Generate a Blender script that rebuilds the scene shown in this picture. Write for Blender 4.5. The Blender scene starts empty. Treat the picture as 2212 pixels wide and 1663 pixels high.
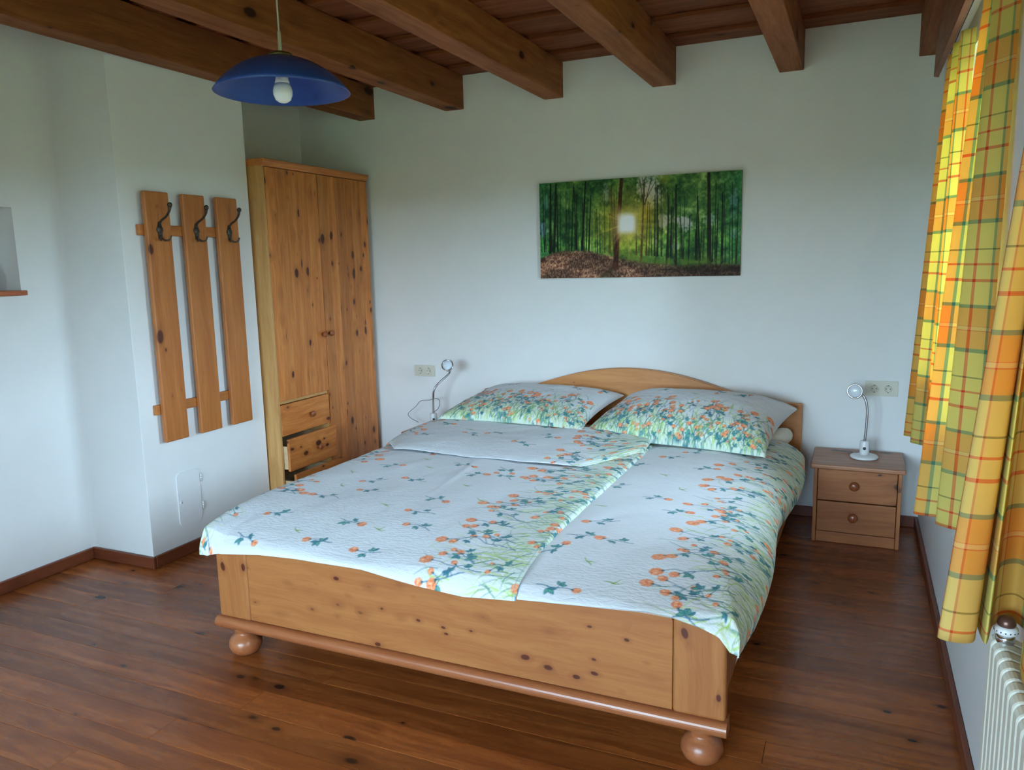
import bpy, bmesh, math, random
import numpy as np
from mathutils import Vector, Matrix

sc = bpy.context.scene
COL = sc.collection
R = math.radians
rng = np.random.default_rng(7)
random.seed(7)

# ------------------------------------------------------------------ camera
CAM = Vector((0.0, 0.0, 1.5))
YAW, PIT, ROL, FPX = R(24.1637), R(8.8709), R(-1.3217), 1666.4467
fw = Vector((-math.sin(YAW)*math.cos(PIT), math.cos(YAW)*math.cos(PIT), -math.sin(PIT)))
rt = Vector((math.cos(YAW), math.sin(YAW), 0)); up = rt.cross(fw)
rt2 = math.cos(ROL)*rt + math.sin(ROL)*up
up2 = -math.sin(ROL)*rt + math.cos(ROL)*up
cd = bpy.data.cameras.new('camera'); cam = bpy.data.objects.new('camera', cd); COL.objects.link(cam)
cd.sensor_fit = 'HORIZONTAL'; cd.sensor_width = 36.0; cd.lens = FPX*36.0/2212.0; cd.clip_start = 0.02; cd.clip_end = 500
mw = Matrix.Identity(4)
for i in range(3):
    mw[i][0] = rt2[i]; mw[i][1] = up2[i]; mw[i][2] = -fw[i]; mw[i][3] = CAM[i]
cam.matrix_world = mw
sc.camera = cam

# ------------------------------------------------------------------ world, daylight, exposure
SKY = (0.55, 0.77, 1.0)
SKY_STRENGTH = 24.0
world = bpy.data.worlds.new('overcast_sky'); sc.world = world; world.use_nodes = True
bg = world.node_tree.nodes['Background']
bg.inputs[0].default_value = (*SKY, 1); bg.inputs[1].default_value = SKY_STRENGTH
sc.view_settings.view_transform = 'Standard'; sc.view_settings.look = 'None'
sc.view_settings.gamma = 1.0; sc.view_settings.use_curve_mapping = False
sc.view_settings.exposure = 0.97
sc.cycles.max_bounces = 7; sc.cycles.diffuse_bounces = 5; sc.cycles.glossy_bounces = 3; sc.cycles.transmission_bounces = 4
sc.cycles.use_adaptive_sampling = True; sc.cycles.adaptive_threshold = 0.06; sc.cycles.adaptive_min_samples = 20
sc.cycles.transparent_max_bounces = 12; sc.cycles.sample_clamp_indirect = 8.0
sc.cycles.use_denoising = True

# room dimensions (metres)
D = 4.682; W = 0.358; XL = -3.68; XR = -3.735; YF = -2.6; XC = -3.245; YC0 = 2.69; YC1 = 3.568
ZC = 2.718; ZB = 2.508
# window openings: right wall (y0, y1, z0, z1), front wall (x0, x1, z0, z1)
WR = [(2.60, 3.64, 0.98, 2.26), (0.40, 1.62, 0.98, 2.26)]
WF = [(-2.70, -1.10, 0.60, 2.38), (-0.80, 0.10, 0.60, 2.38)]

def portal(name, loc, rot, sx, sy):
    l = bpy.data.lights.new(name, 'AREA'); l.shape = 'RECTANGLE'; l.size = sx; l.size_y = sy
    l.cycles.is_portal = True
    o = bpy.data.objects.new(name, l); COL.objects.link(o); o.location = loc; o.rotation_euler = rot
for (a, b, c, d) in WR:
    portal('daylight_portal', (W+0.27, (a+b)/2, (c+d)/2), (0, R(90), 0), d-c, b-a)
for (a, b, c, d) in WF:
    portal('daylight_portal', ((a+b)/2, YF-0.27, (c+d)/2), (R(90), 0, 0), b-a, d-c)

# ------------------------------------------------------------------ helpers: materials
def s2l(c):
    return tuple(((v/255)/12.92 if v/255 <= 0.04045 else ((v/255+0.055)/1.055)**2.4) for v in c)

class NT:
    def __init__(s, m): s.t = m.node_tree; s.n = s.t.nodes; s.l = s.t.links
    def new(s, typ, **kw):
        n = s.n.new(typ)
        for k, v in kw.items(): setattr(n, k, v)
        return n
    def link(s, a, b): s.l.new(a, b)
    def math(s, op, a, b=None, c=None, clamp=False):
        n = s.n.new('ShaderNodeMath'); n.operation = op; n.use_clamp = clamp
        for i, v in enumerate((a, b, c)):
            if v is None: continue
            if isinstance(v, (int, float)): n.inputs[i].default_value = v
            else: s.l.new(v, n.inputs[i])
        return n.outputs[0]
    def mix(s, f, a, b, blend='MIX'):
        n = s.n.new('ShaderNodeMix'); n.data_type = 'RGBA'; n.blend_type = blend
        for sock, v in ((n.inputs[0], f), (n.inputs[6], a), (n.inputs[7], b)):
            if isinstance(v, (int, float)): sock.default_value = v
            elif isinstance(v, tuple): sock.default_value = (*v[:3], 1)
            else: s.l.new(v, sock)
        return n.outputs[2]
    def ramp(s, f, stops, interp='LINEAR'):
        n = s.n.new('ShaderNodeValToRGB'); cr = n.color_ramp; cr.interpolation = interp
        while len(cr.elements) < len(stops): cr.elements.new(0.5)
        for e, (p, c) in zip(cr.elements, stops):
            e.position = p; e.color = (*c[:3], 1)
        s.l.new(f, n.inputs[0]); return n.outputs[0]
    def mr(s, v, a, b, c, d):
        n = s.n.new('ShaderNodeMapRange'); n.clamp = True
        s.l.new(v, n.inputs[0])
        for i, q in enumerate((a, b, c, d)): n.inputs[i+1].default_value = q
        return n.outputs[0]

MATS = {}
def base_mat(name):
    m = bpy.data.materials.new(name); m.use_nodes = True
    return m, NT(m), m.node_tree.nodes['Principled BSDF']

def plain(name, col, rough=0.5, metal=0.0, spec=0.5, noise=0.05, nscale=30, bump=0.0, bscale=200, coat=0.0, trans=0.0):
    if name in MATS: return MATS[name]
    m, t, b = base_mat(name)
    tc = t.new('ShaderNodeNewGeometry')
    n = t.new('ShaderNodeTexNoise'); n.inputs['Scale'].default_value = nscale; n.inputs['Detail'].default_value = 4
    t.link(tc.outputs['Position'], n.inputs['Vector'])
    lo = tuple(max(0, c*(1-noise)) for c in col); hi = tuple(min(1, c*(1+noise)) for c in col)
    t.link(t.ramp(n.outputs[0], [(0.3, lo), (0.7, hi)]), b.inputs['Base Color'])
    b.inputs['Roughness'].default_value = rough; b.inputs['Metallic'].default_value = metal
    b.inputs['Specular IOR Level'].default_value = spec
    b.inputs['Coat Weight'].default_value = coat
    if bump > 0:
        n2 = t.new('ShaderNodeTexNoise'); n2.inputs['Scale'].default_value = bscale; n2.inputs['Detail'].default_value = 5
        t.link(tc.outputs['Position'], n2.inputs['Vector'])
        bp = t.new('ShaderNodeBump'); bp.inputs['Strength'].default_value = bump; bp.inputs['Distance'].default_value = 0.003
        t.link(n2.outputs[0], bp.inputs['Height']); t.link(bp.outputs[0], b.inputs['Normal'])
    MATS[name] = m
    return m

# kind: light, dark, knot colour, knot scale, knot keep threshold, roughness, specular, per-object variation
WOODS = {
    'bed':      ((170, 110, 60), (153, 90, 45), (86, 38, 20), 20, 0.42, 0.42, 0.45, 0.06),
    'head':     ((212, 146, 84), (192, 122, 64), (108, 50, 28), 20, 0.62, 0.42, 0.45, 0.04),
    'bedrail':  ((164, 100, 60), (146, 80, 46), (78, 36, 20), 11, 0.6, 0.30, 0.5, 0.04),
    'ward':     ((214, 136, 68), (182, 102, 44), (84, 36, 20), 15, 0.08, 0.42, 0.45, 0.16),
    'wardside': ((214, 164, 102), (192, 138, 78), (150, 98, 54), 9, 0.7, 0.5, 0.4, 0.05),
    'rack':     ((198, 124, 62), (172, 98, 44), (96, 44, 20), 12, 0.86, 0.40, 0.5, 0.06),
    'night':    ((184, 116, 66), (158, 92, 48), (56, 24, 16), 11, 0.45, 0.42, 0.45, 0.06),
    'nighttop': ((186, 128, 90), (166, 106, 70), (76, 36, 26), 11, 0.7, 0.38, 0.5, 0.05),
    'nightred': ((186, 104, 66), (164, 84, 52), (84, 40, 28), 11, 0.8, 0.35, 0.5, 0.05),
    'beam':     ((162, 96, 50), (130, 70, 33), (60, 28, 14), 7, 0.45, 0.6, 0.3, 0.12),
    'board':    ((142, 76, 40), (112, 56, 28), (60, 28, 14), 9, 0.5, 0.6, 0.3, 0.14),
    'floor':    ((166, 92, 42), (122, 60, 24), (46, 20, 10), 11, 0.45, 0.27, 0.4, 0.22),
    'skirt':    ((128, 66, 38), (104, 50, 28), (60, 26, 14), 9, 0.7, 0.4, 0.5, 0.05),
    'knob':     ((164, 92, 52), (136, 70, 38), (90, 40, 20), 30, 0.9, 0.25, 0.5, 0.05),
    'drawer':   ((226, 198, 156), (208, 176, 132), (180, 140, 96), 9, 0.9, 0.6, 0.3, 0.04),
    'pelmet':   ((150, 92, 62), (126, 74, 48), (70, 36, 22), 9, 0.7, 0.5, 0.4, 0.05),
    'sill':     ((190, 104, 62), (166, 86, 50), (96, 44, 24), 9, 0.9, 0.4, 0.5, 0.04),
}
KF = {'ward': 1.45, 'night': 1.35, 'beam': 1.2}
def wood(kind, axis):
    key = 'pine_%s_%s' % (kind, axis)
    if key in MATS: return MATS[key]
    li, da, kn, ks, thr, rough, spec, var = WOODS[kind]
    li, da, kn = s2l(li), s2l(da), s2l(kn)
    m, t, b = base_mat(key)
    geo = t.new('ShaderNodeNewGeometry'); oi = t.new('ShaderNodeObjectInfo')
    vm = t.new('ShaderNodeVectorMath', operation='MULTIPLY_ADD')
    t.link(oi.outputs['Random'], vm.inputs[0]); vm.inputs[1].default_value = (37.1, 53.7, 71.3)
    t.link(geo.outputs['Position'], vm.inputs[2])
    al = {'x': 0, 'y': 1, 'z': 2}[axis]
    def mapped(v, across, along):
        mp = t.new('ShaderNodeMapping'); s = [across]*3; s[al] = along
        mp.inputs['Scale'].default_value = s; t.link(v, mp.inputs['Vector']); return mp.outputs[0]
    wn = t.new('ShaderNodeTexNoise'); wn.inputs['Scale'].default_value = 2.2; wn.inputs['Detail'].default_value = 2
    t.link(vm.outputs[0], wn.inputs['Vector'])
    wv = t.new('ShaderNodeVectorMath', operation='MULTIPLY_ADD'); t.link(wn.outputs['Color'], wv.inputs[0])
    wv.inputs[1].default_value = (0.07, 0.07, 0.07); t.link(vm.outputs[0], wv.inputs[2])
    n1 = t.new('ShaderNodeTexNoise'); n1.inputs['Scale'].default_value = 1; n1.inputs['Detail'].default_value = 5; n1.inputs['Roughness'].default_value = 0.6
    t.link(mapped(wv.outputs[0], 26, 1.6), n1.inputs['Vector'])
    n2 = t.new('ShaderNodeTexNoise'); n2.inputs['Scale'].default_value = 1; n2.inputs['Detail'].default_value = 3
    t.link(mapped(wv.outputs[0], 170, 4), n2.inputs['Vector'])
    f = t.math('ADD', t.math('MULTIPLY', n1.outputs[0], 0.7), t.math('MULTIPLY', n2.outputs[0], 0.3))
    col = t.ramp(f, [(0.36, da), (0.5, tuple((a+c)/2 for a, c in zip(li, da))), (0.62, li)])
    # dark fine growth lines
    ln = t.mr(n2.outputs[0], 0.62, 0.74, 0.0, 0.35)
    col = t.mix(ln, col, tuple(c*0.6 for c in da))
    # knots
    vo = t.new('ShaderNodeTexVoronoi'); vo.inputs['Scale'].default_value = 1; vo.inputs['Randomness'].default_value = 1
    t.link(mapped(wv.outputs[0], ks, ks*0.55), vo.inputs['Vector'])
    sep = t.new('ShaderNodeSeparateColor'); t.link(vo.outputs['Color'], sep.inputs[0])
    keep = t.math('GREATER_THAN', sep.outputs[0], thr)
    size = t.math('MULTIPLY_ADD', t.math('POWER', sep.outputs[1], 2.2), 0.19*KF.get(kind, 1.0), 0.045*KF.get(kind, 1.0))
    rel = t.math('DIVIDE', vo.outputs['Distance'], size)
    core = t.math('MULTIPLY', t.mr(rel, 0.75, 1.05, 1, 0), keep)
    halo = t.math('MULTIPLY', t.mr(rel, 1.0, 2.6, 0.45, 0), keep)
    col = t.mix(halo, col, tuple(a*0.55+c*0.45 for a, c in zip(da, kn)))
    col = t.mix(core, col, kn)
    hs = t.new('ShaderNodeHueSaturation'); t.link(col, hs.inputs['Color'])
    t.link(t.math('MULTIPLY_ADD', oi.outputs['Random'], 2*var, 1-var), hs.inputs['Value'])
    t.link(hs.outputs[0], b.inputs['Base Color'])
    b.inputs['Roughness'].default_value = rough; b.inputs['Specular IOR Level'].default_value = spec
    t.link(t.mr(f, 0.3, 0.7, rough*1.15, rough*0.9), b.inputs['Roughness'])
    bp = t.new('ShaderNodeBump'); bp.inputs['Strength'].default_value = 0.12; bp.inputs['Distance'].default_value = 0.002
    t.link(f, bp.inputs['Height']); t.link(bp.outputs[0], b.inputs['Normal'])
    MATS[key] = m
    return m

M_WALL = plain('white_plaster', (0.80, 0.795, 0.775), 0.85, spec=0.2, noise=0.015, nscale=6, bump=0.12, bscale=260)
M_WHITE = plain('white_lacquer', (0.80, 0.80, 0.79), 0.35, noise=0.01)
M_CREAM = plain('cream_plastic', s2l((214, 208, 190)), 0.45, noise=0.01)
M_RAD = plain('radiator_enamel', s2l((226, 224, 208)), 0.35, noise=0.015)
M_CHROME = plain('chrome', (0.62, 0.62, 0.64), 0.18, metal=1.0, noise=0.02)
M_STEEL = plain('flexible_steel', (0.45, 0.44, 0.44), 0.32, metal=1.0, noise=0.15, nscale=400)
M_IRON = plain('dark_bronze', (0.10, 0.08, 0.065), 0.45, metal=0.8, noise=0.3, nscale=120)
M_DARK = plain('dark_plastic', (0.03, 0.03, 0.035), 0.5, noise=0.1)
M_GREY = plain('grey_hole', (0.09, 0.09, 0.09), 0.6, noise=0.1)
M_BLUE = plain('blue_glass', s2l((34, 72, 150)), 0.42, spec=0.5, noise=0.03, nscale=12)
M_LENS = plain('lamp_lens', (0.70, 0.74, 0.78), 0.15, noise=0.03)
M_BULB = plain('frosted_bulb', (0.85, 0.85, 0.86), 0.18, noise=0.01)
M_CORD = plain('pale_cord', s2l((170, 168, 150)), 0.5, noise=0.05)
M_CABLE = plain('clear_grey_cable', s2l((120, 112, 112)), 0.35, noise=0.05)
M_MATT = plain('cream_mattress_cover', s2l((232, 226, 210)), 0.9, noise=0.03, bump=0.2, bscale=120)
M_GROUND = plain('unseen_ground', s2l((84, 92, 52)), 0.95, spec=0.1, noise=0.2, nscale=0.5)

def mat_glass():
    m = bpy.data.materials.new('window_glass'); m.use_nodes = True; t = NT(m)
    out = t.n['Material Output']; t.n.remove(t.n['Principled BSDF'])
    tr = t.new('ShaderNodeBsdfTransparent'); tr.inputs[0].default_value = (0.96, 0.98, 0.97, 1)
    gl = t.new('ShaderNodeBsdfGlossy'); gl.inputs['Roughness'].default_value = 0.02
    fr = t.new('ShaderNodeFresnel'); fr.inputs[0].default_value = 1.3
    mx = t.new('ShaderNodeMixShader'); t.link(fr.outputs[0], mx.inputs[0]); t.link(tr.outputs[0], mx.inputs[1]); t.link(gl.outputs[0], mx.inputs[2])
    t.link(mx.outputs[0], out.inputs[0]); return m
M_GLASS = mat_glass()

def mat_print(name, rough=0.85, crinkle=0.0, sheen=0.0):
    m, t, b = base_mat(name)
    at = t.new('ShaderNodeAttribute'); at.attribute_name = 'print'
    t.link(at.outputs['Color'], b.inputs['Base Color'])
    b.inputs['Roughness'].default_value = rough; b.inputs['Specular IOR Level'].default_value = 0.2
    if sheen: b.inputs['Sheen Weight'].default_value = sheen
    if crinkle:
        uv = t.new('ShaderNodeUVMap'); uv.uv_map = 'cloth'
        mp = t.new('ShaderNodeMapping'); mp.inputs['Scale'].default_value = (42, 95, 1)
        t.link(uv.outputs[0], mp.inputs['Vector'])
        n = t.new('ShaderNodeTexNoise'); n.inputs['Scale'].default_value = 1; n.inputs['Detail'].default_value = 2; n.inputs['Distortion'].default_value = 0.4
        t.link(mp.outputs[0], n.inputs['Vector'])
        mp2 = t.new('ShaderNodeMapping'); mp2.inputs['Scale'].default_value = (7, 9, 1)
        t.link(uv.outputs[0], mp2.inputs['Vector'])
        n2 = t.new('ShaderNodeTexNoise'); n2.inputs['Scale'].default_value = 1; n2.inputs['Detail'].default_value = 3
        t.link(mp2.outputs[0], n2.inputs['Vector'])
        h = t.math('ADD', n.outputs[0], t.math('MULTIPLY', n2.outputs[0], 1.2))
        bp = t.new('ShaderNodeBump'); bp.inputs['Strength'].default_value = crinkle; bp.inputs['Distance'].default_value = 0.006
        t.link(h, bp.inputs['Height']); t.link(bp.outputs[0], b.inputs['Normal'])
    return m
M_DUVET = mat_print('seersucker_floral_print', 0.9, 0.5, 0.1)
M_PILLOW = mat_print('pillow_floral_print', 0.9, 0.3, 0.1)
M_CANVAS = mat_print('canvas_forest_print', 0.6)

# ------------------------------------------------------------------ helpers: objects
ORG = {}
def tag(o, label=None, cat=None, group=None, kind=None):
    if label: o['label'] = label
    if cat: o['category'] = cat
    if group: o['group'] = group
    if kind: o['kind'] = kind
    return o
def place(o, org, parent):
    ORG[o] = Vector(org)
    if parent is not None:
        o.parent = parent; o.location = ORG[o]-ORG[parent]
    else:
        o.location = ORG[o]
def empty(name, loc, label=None, cat=None, kind=None, group=None, parent=None):
    o = bpy.data.objects.new(name, None); COL.objects.link(o); o.empty_display_size = 0.1
    place(o, loc, parent); return tag(o, label, cat, group, kind)
def mesh(name, verts, faces, mat, parent=None, smooth=False, org=None):
    v = np.asarray(verts, float)
    if org is None:
        org = ((v[:, 0].min()+v[:, 0].max())/2, (v[:, 1].min()+v[:, 1].max())/2, v[:, 2].min())
    me = bpy.data.meshes.new(name)
    me.from_pydata([tuple(q) for q in (v-np.array(org))], [], faces); me.update()
    if smooth: me.polygons.foreach_set('use_smooth', [True]*len(me.polygons))
    me.materials.append(mat)
    o = bpy.data.objects.new(name, me); COL.objects.link(o); place(o, org, parent)
    return o
def from_bm(name, bm, mat, parent=None, smooth=False, org=None):
    bmesh.ops.recalc_face_normals(bm, faces=bm.faces)
    vs = [tuple(v.co) for v in bm.verts]; bm.verts.index_update()
    fs = [[v.index for v in f.verts] for f in bm.faces]; bm.free()
    return mesh(name, vs, fs, mat, parent, smooth, org)
def bm_box(bm, x0, x1, y0, y1, z0, z1, bev=0.0, seg=2):
    r = bmesh.ops.create_cube(bm, size=1)
    vs = r['verts']
    for v in vs:
        v.co = Vector(((x0+x1)/2+v.co.x*(x1-x0), (y0+y1)/2+v.co.y*(y1-y0), (z0+z1)/2+v.co.z*(z1-z0)))
    if bev > 0:
        es = list({e for v in vs for e in v.link_edges})
        bmesh.ops.bevel(bm, geom=es, offset=bev, segments=seg, affect='EDGES', profile=0.5)
def box(name, x0, x1, y0, y1, z0, z1, mat, parent=None, bev=0.0, seg=2, smooth=False):
    bm = bmesh.new(); bm_box(bm, x0, x1, y0, y1, z0, z1, bev, seg)
    return from_bm(name, bm, mat, parent, smooth)
def frame_of(d):
    d = Vector(d).normalized()
    a = Vector((0, 0, 1)) if abs(d.z) < 0.95 else Vector((1, 0, 0))
    u = d.cross(a).normalized(); v = d.cross(u).normalized()
    return u, v
def lathe(name, prof, base, mat, parent=None, axis=(0, 0, 1), seg=24, smooth=True, cap=True):
    """prof: list of (r, h) along axis from base."""
    ax = Vector(axis).normalized(); u, v = frame_of(ax); base = Vector(base)
    vs, fs = [], []
    for r, h in prof:
        for k in range(seg):
            a = 2*math.pi*k/seg
            vs.append(tuple(base+ax*h+(u*math.cos(a)+v*math.sin(a))*max(r, 1e-5)))
    n = len(prof)
    for i in range(n-1):
        for k in range(seg):
            k2 = (k+1) % seg
            fs.append((i*seg+k, i*seg+k2, (i+1)*seg+k2, (i+1)*seg+k))
    if cap:
        if prof[0][0] > 1e-4: fs.append(tuple(range(seg-1, -1, -1)))
        if prof[-1][0] > 1e-4: fs.append(tuple((n-1)*seg+k for k in range(seg)))
    bm = bmesh.new(); bv = [bm.verts.new(q) for q in vs]
    for f in fs: bm.faces.new([bv[i] for i in f])
    bmesh.ops.remove_doubles(bm, verts=bm.verts, dist=1e-5)
    return from_bm(name, bm, mat, parent, smooth)
def spline(pts, n):
    pts = [Vector(p) for p in pts]; out = []
    P = [2*pts[0]-pts[1]]+pts+[2*pts[-1]-pts[-2]]
    for i in range(1, len(P)-2):
        for k in range(n):
            t = k/n
            a, b, c, d = P[i-1], P[i], P[i+1], P[i+2]
            out.append(0.5*((2*b)+(c-a)*t+(2*a-5*b+4*c-d)*t*t+(3*b-a-3*c+d)*t**3))
    out.append(pts[-1]); return out
def tube_into(vs, fs, pts, rad, seg=10):
    pts = [Vector(p) for p in pts]; o = len(vs)
    rad = rad if isinstance(rad, (list, tuple)) else [rad]*len(pts)
    d0 = (pts[1]-pts[0]).normalized(); u, v = frame_of(d0)
    for i, p in enumerate(pts):
        d = (pts[min(i+1, len(pts)-1)]-pts[max(i-1, 0)]).normalized()
        u = (u-d*u.dot(d)).normalized(); v = d.cross(u)
        for k in range(seg):
            a = 2*math.pi*k/seg
            vs.append(tuple(p+(u*math.cos(a)+v*math.sin(a))*rad[i]))
    n = len(pts)
    for i in range(n-1):
        for k in range(seg):
            k2 = (k+1) % seg
            fs.append((o+i*seg+k, o+i*seg+k2, o+(i+1)*seg+k2, o+(i+1)*seg+k))
    fs.append(tuple(o+k for k in range(seg-1, -1, -1))); fs.append(tuple(o+(n-1)*seg+k for k in range(seg)))
def tube(name, pts, rad, mat, parent=None, seg=10):
    vs, fs = [], []; tube_into(vs, fs, pts, rad, seg)
    return mesh(name, vs, fs, mat, parent, True)
def prism(name, poly, ax, a0, a1, mat, parent=None, bev=0.0, smooth=False):
    """poly: 2D outline in the plane normal to axis ax; extruded a0..a1."""
    def P(q, t):
        return {'x': (t, q[0], q[1]), 'y': (q[0], t, q[1]), 'z': (q[0], q[1], t)}[ax]
    bm = bmesh.new()
    A = [bm.verts.new(P(q, a0)) for q in poly]; B = [bm.verts.new(P(q, a1)) for q in poly]
    n = len(poly)
    bm.faces.new(A); bm.faces.new(B[::-1])
    for i in range(n):
        bm.faces.new((A[i], B[i], B[(i+1) % n], A[(i+1) % n]))
    if bev > 0:
        es = [e for e in bm.edges if abs((e.verts[0].co-e.verts[1].co)['xyz'.index(ax)]) < 1e-6]
        bmesh.ops.bevel(bm, geom=es, offset=bev, segments=2, affect='EDGES', profile=0.5)
    return from_bm(name, bm, mat, parent, smooth)
def round_rect(a0, a1, b0, b1, r, n=5):
    out = []
    for cx, cy, s in ((a1-r, b1-r, 0), (a0+r, b1-r, 90), (a0+r, b0+r, 180), (a1-r, b0+r, 270)):
        for k in range(n+1):
            a = R(s+90*k/n); out.append((cx+r*math.cos(a), cy+r*math.sin(a)))
    return out

# ------------------------------------------------------------------ setting: floor
floor = tag(box('floor', XR-0.2, W+0.1, YF-0.1, D+0.05, -0.12, -0.02, wood('skirt', 'x')), 'brown varnished pine plank floor', 'floor', kind='structure')
PW = 0.1225
y = D-0.005; row = 0
while y > YF:
    y0 = max(y-PW, YF)
    xs = [XR]
    cut = XR+0.7+((row*1.37) % 2.9)
    xs += [cut, W]
    for a, b in zip(xs[:-1], xs[1:]):
        dz = rng.uniform(-0.0006, 0.0006)
        bm = bmesh.new(); bm_box(bm, a+0.0006, b-0.0006, y0+0.0004, y-0.0004, -0.02, dz, 0.0006, 1)
        from_bm('floor_plank', bm, wood('floor', 'x'), floor)
    y -= PW; row += 1

# ------------------------------------------------------------------ setting: walls
def wall_open(name, axis, p0, p1, a0, a1, z0, z1, openings, label):
    """a wall slab between planes p0..p1 on 'axis' with rectangular openings (a,b,c,d)."""
    bm = bmesh.new()
    def bb(a, b, c, d):
        if b-a < 1e-4 or d-c < 1e-4: return
        if axis == 'x': bm_box(bm, p0, p1, a, b, c, d)
        else: bm_box(bm, a, b, p0, p1, c, d)
    op = sorted(openings); cur = a0
    for (a, b, c, d) in op:
        bb(cur, a, z0, z1); bb(a, b, z0, c); bb(a, b, d, z1); cur = b
    bb(cur, a1, z0, z1)
    bmesh.ops.remove_doubles(bm, verts=bm.verts, dist=1e-5)
    return tag(from_bm(name, bm, M_WALL), label, 'wall', kind='structure')
tag(box('wall_back', XR-0.3, W+0.3, D, D+0.2, -0.1, ZC+0.15, M_WALL), 'white plaster wall behind the headboard', 'wall', kind='structure')
wall_open('wall_right', 'x', W, W+0.3, YF-0.3, D, -0.1, ZC+0.15, WR, 'white plaster window wall beside the curtains')
wall_open('wall_front', 'y', YF-0.3, YF, XR-0.3, W, -0.1, ZC+0.15, WF, 'white plaster wall with two windows facing the bed foot')
# left wall with a niche
NY0, NY1, NZ0, NZ1, ND = 2.05, 2.457, 1.415, 1.822, 0.16
bm = bmesh.new()
bm_box(bm, XL-0.35, XL-ND, YF, YC0, -0.1, ZC+0.15)
bm_box(bm, XL-ND, XL, YF, NY0, -0.1, ZC+0.15); bm_box(bm, XL-ND, XL, NY1, YC0, -0.1, ZC+0.15)
bm_box(bm, XL-ND, XL, NY0, NY1, -0.1, NZ0); bm_box(bm, XL-ND, XL, NY0, NY1, NZ1, ZC+0.15)
tag(from_bm('wall_left', bm, M_WALL), 'white plaster wall with a small niche', 'wall', kind='structure')
# chimney breast: soft inner corner and outer corner
prof = []
rr = 0.03
for k in range(7):
    a = R(90*k/6); prof.append((XL+rr-rr*math.sin(a), YC0-rr+rr*math.cos(a)))
prof = [(q[0], q[1]) for q in prof][::-1]
outl = [(XL-0.35, YC0-rr)]+prof
# outer corner slightly rounded
r2 = 0.003
for k in range(5):
    a = R(-90+90*k/4); outl.append((XC-r2+r2*math.cos(a), YC0+r2+r2*math.sin(a)))
for k in range(5):
    a = R(90*k/4); outl.append((XC-r2+r2*math.cos(a), YC1-r2+r2*math.sin(a)))
outl.append((XL-0.35, YC1))
tag(prism('wall_chimney', outl, 'z', -0.1, ZC+0.15, M_WALL), 'white plaster chimney breast carrying the coat rack', 'wall', kind='structure')
tag(box('wall_recess', XR-0.3, XR, YC1, D, -0.1, ZC+0.15, M_WALL), 'white plaster recess wall behind the wardrobe', 'wall', kind='structure')

tag(box('wall_light_block', XR-0.3, -2.78, YF, 0.60, -0.1, ZC+0.15, M_WALL), 'unseen white plaster block added to shade the niche wall and chimney breast', 'wall', kind='structure')  # out of view, added to keep front-window light off chimney and left wall
# baseboards
def skirt(name, x0, x1, y0, y1, ax, label):
    tag(box(name, x0, x1, y0, y1, 0.001, 0.062, wood('skirt', ax), None, 0.004), label, 'baseboard', kind='structure')
skirt('baseboard_back', -2.9, W-0.001, D-0.018, D-0.001, 'x', 'dark brown baseboard along the wall behind the bed')
skirt('baseboard_right', W-0.019, W-0.001, YF+0.02, D-0.02, 'y', 'dark brown baseboard along the window wall')
skirt('baseboard_left', XL+0.001, XL+0.019, 0.602, YC0-0.0205, 'y', 'dark brown baseboard along the niche wall')
skirt('baseboard_chimney', XL+0.001, XC+0.019, YC0-0.019, YC0-0.001, 'x', 'short dark brown baseboard on the front of the chimney breast')
skirt('baseboard_coat', XC+0.001, XC+0.019, YC0+0.001, YC1-0.001, 'y', 'dark brown baseboard below the coat rack')

# ceiling
ceil = tag(box('ceiling', XR-0.3, W+0.3, YF-0.3, D+0.2, ZC+0.06, ZC+0.15, wood('board', 'x')), 'timber ceiling of lapped brown boards on exposed beams', 'ceiling', kind='structure')
P = 0.345; ycut = D
edges = [(4.50, D-0.002)]
yy = 4.50
while yy > YF:
    edges.append((yy-0.14-0.205, yy-0.14)); yy -= P
for a, b in edges:
    a = max(a, YF+0.002)
    if b-a < 0.02: continue
    box('ceiling_board', XR+0.002, W-0.002, a, b, ZC, ZC+0.024, wood('board', 'x'), ceil, 0.002, 1)
yy = 4.50
while yy > YF:
    a, b = max(yy-0.155, YF+0.002), yy+0.015
    if b-a > 0.03:
        box('ceiling_board', XR+0.002, W-0.002, a, b, ZC+0.0245, ZC+0.048, wood('board', 'x'), ceil, 0.002, 1)
    yy -= P
BX = [(-3.2166, -3.0877), (-2.5362, -2.3982), (-1.8341, -1.7085), (-1.1516, -1.0143), (-0.4452, -0.3173), (0.2372, W-0.001)]
for a, b in BX:
    o = box('ceiling_beam', a, b, YF+0.002, D-0.001, ZB, ZC-0.0005, wood('beam', 'y'), ceil, 0.004, 2)

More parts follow.
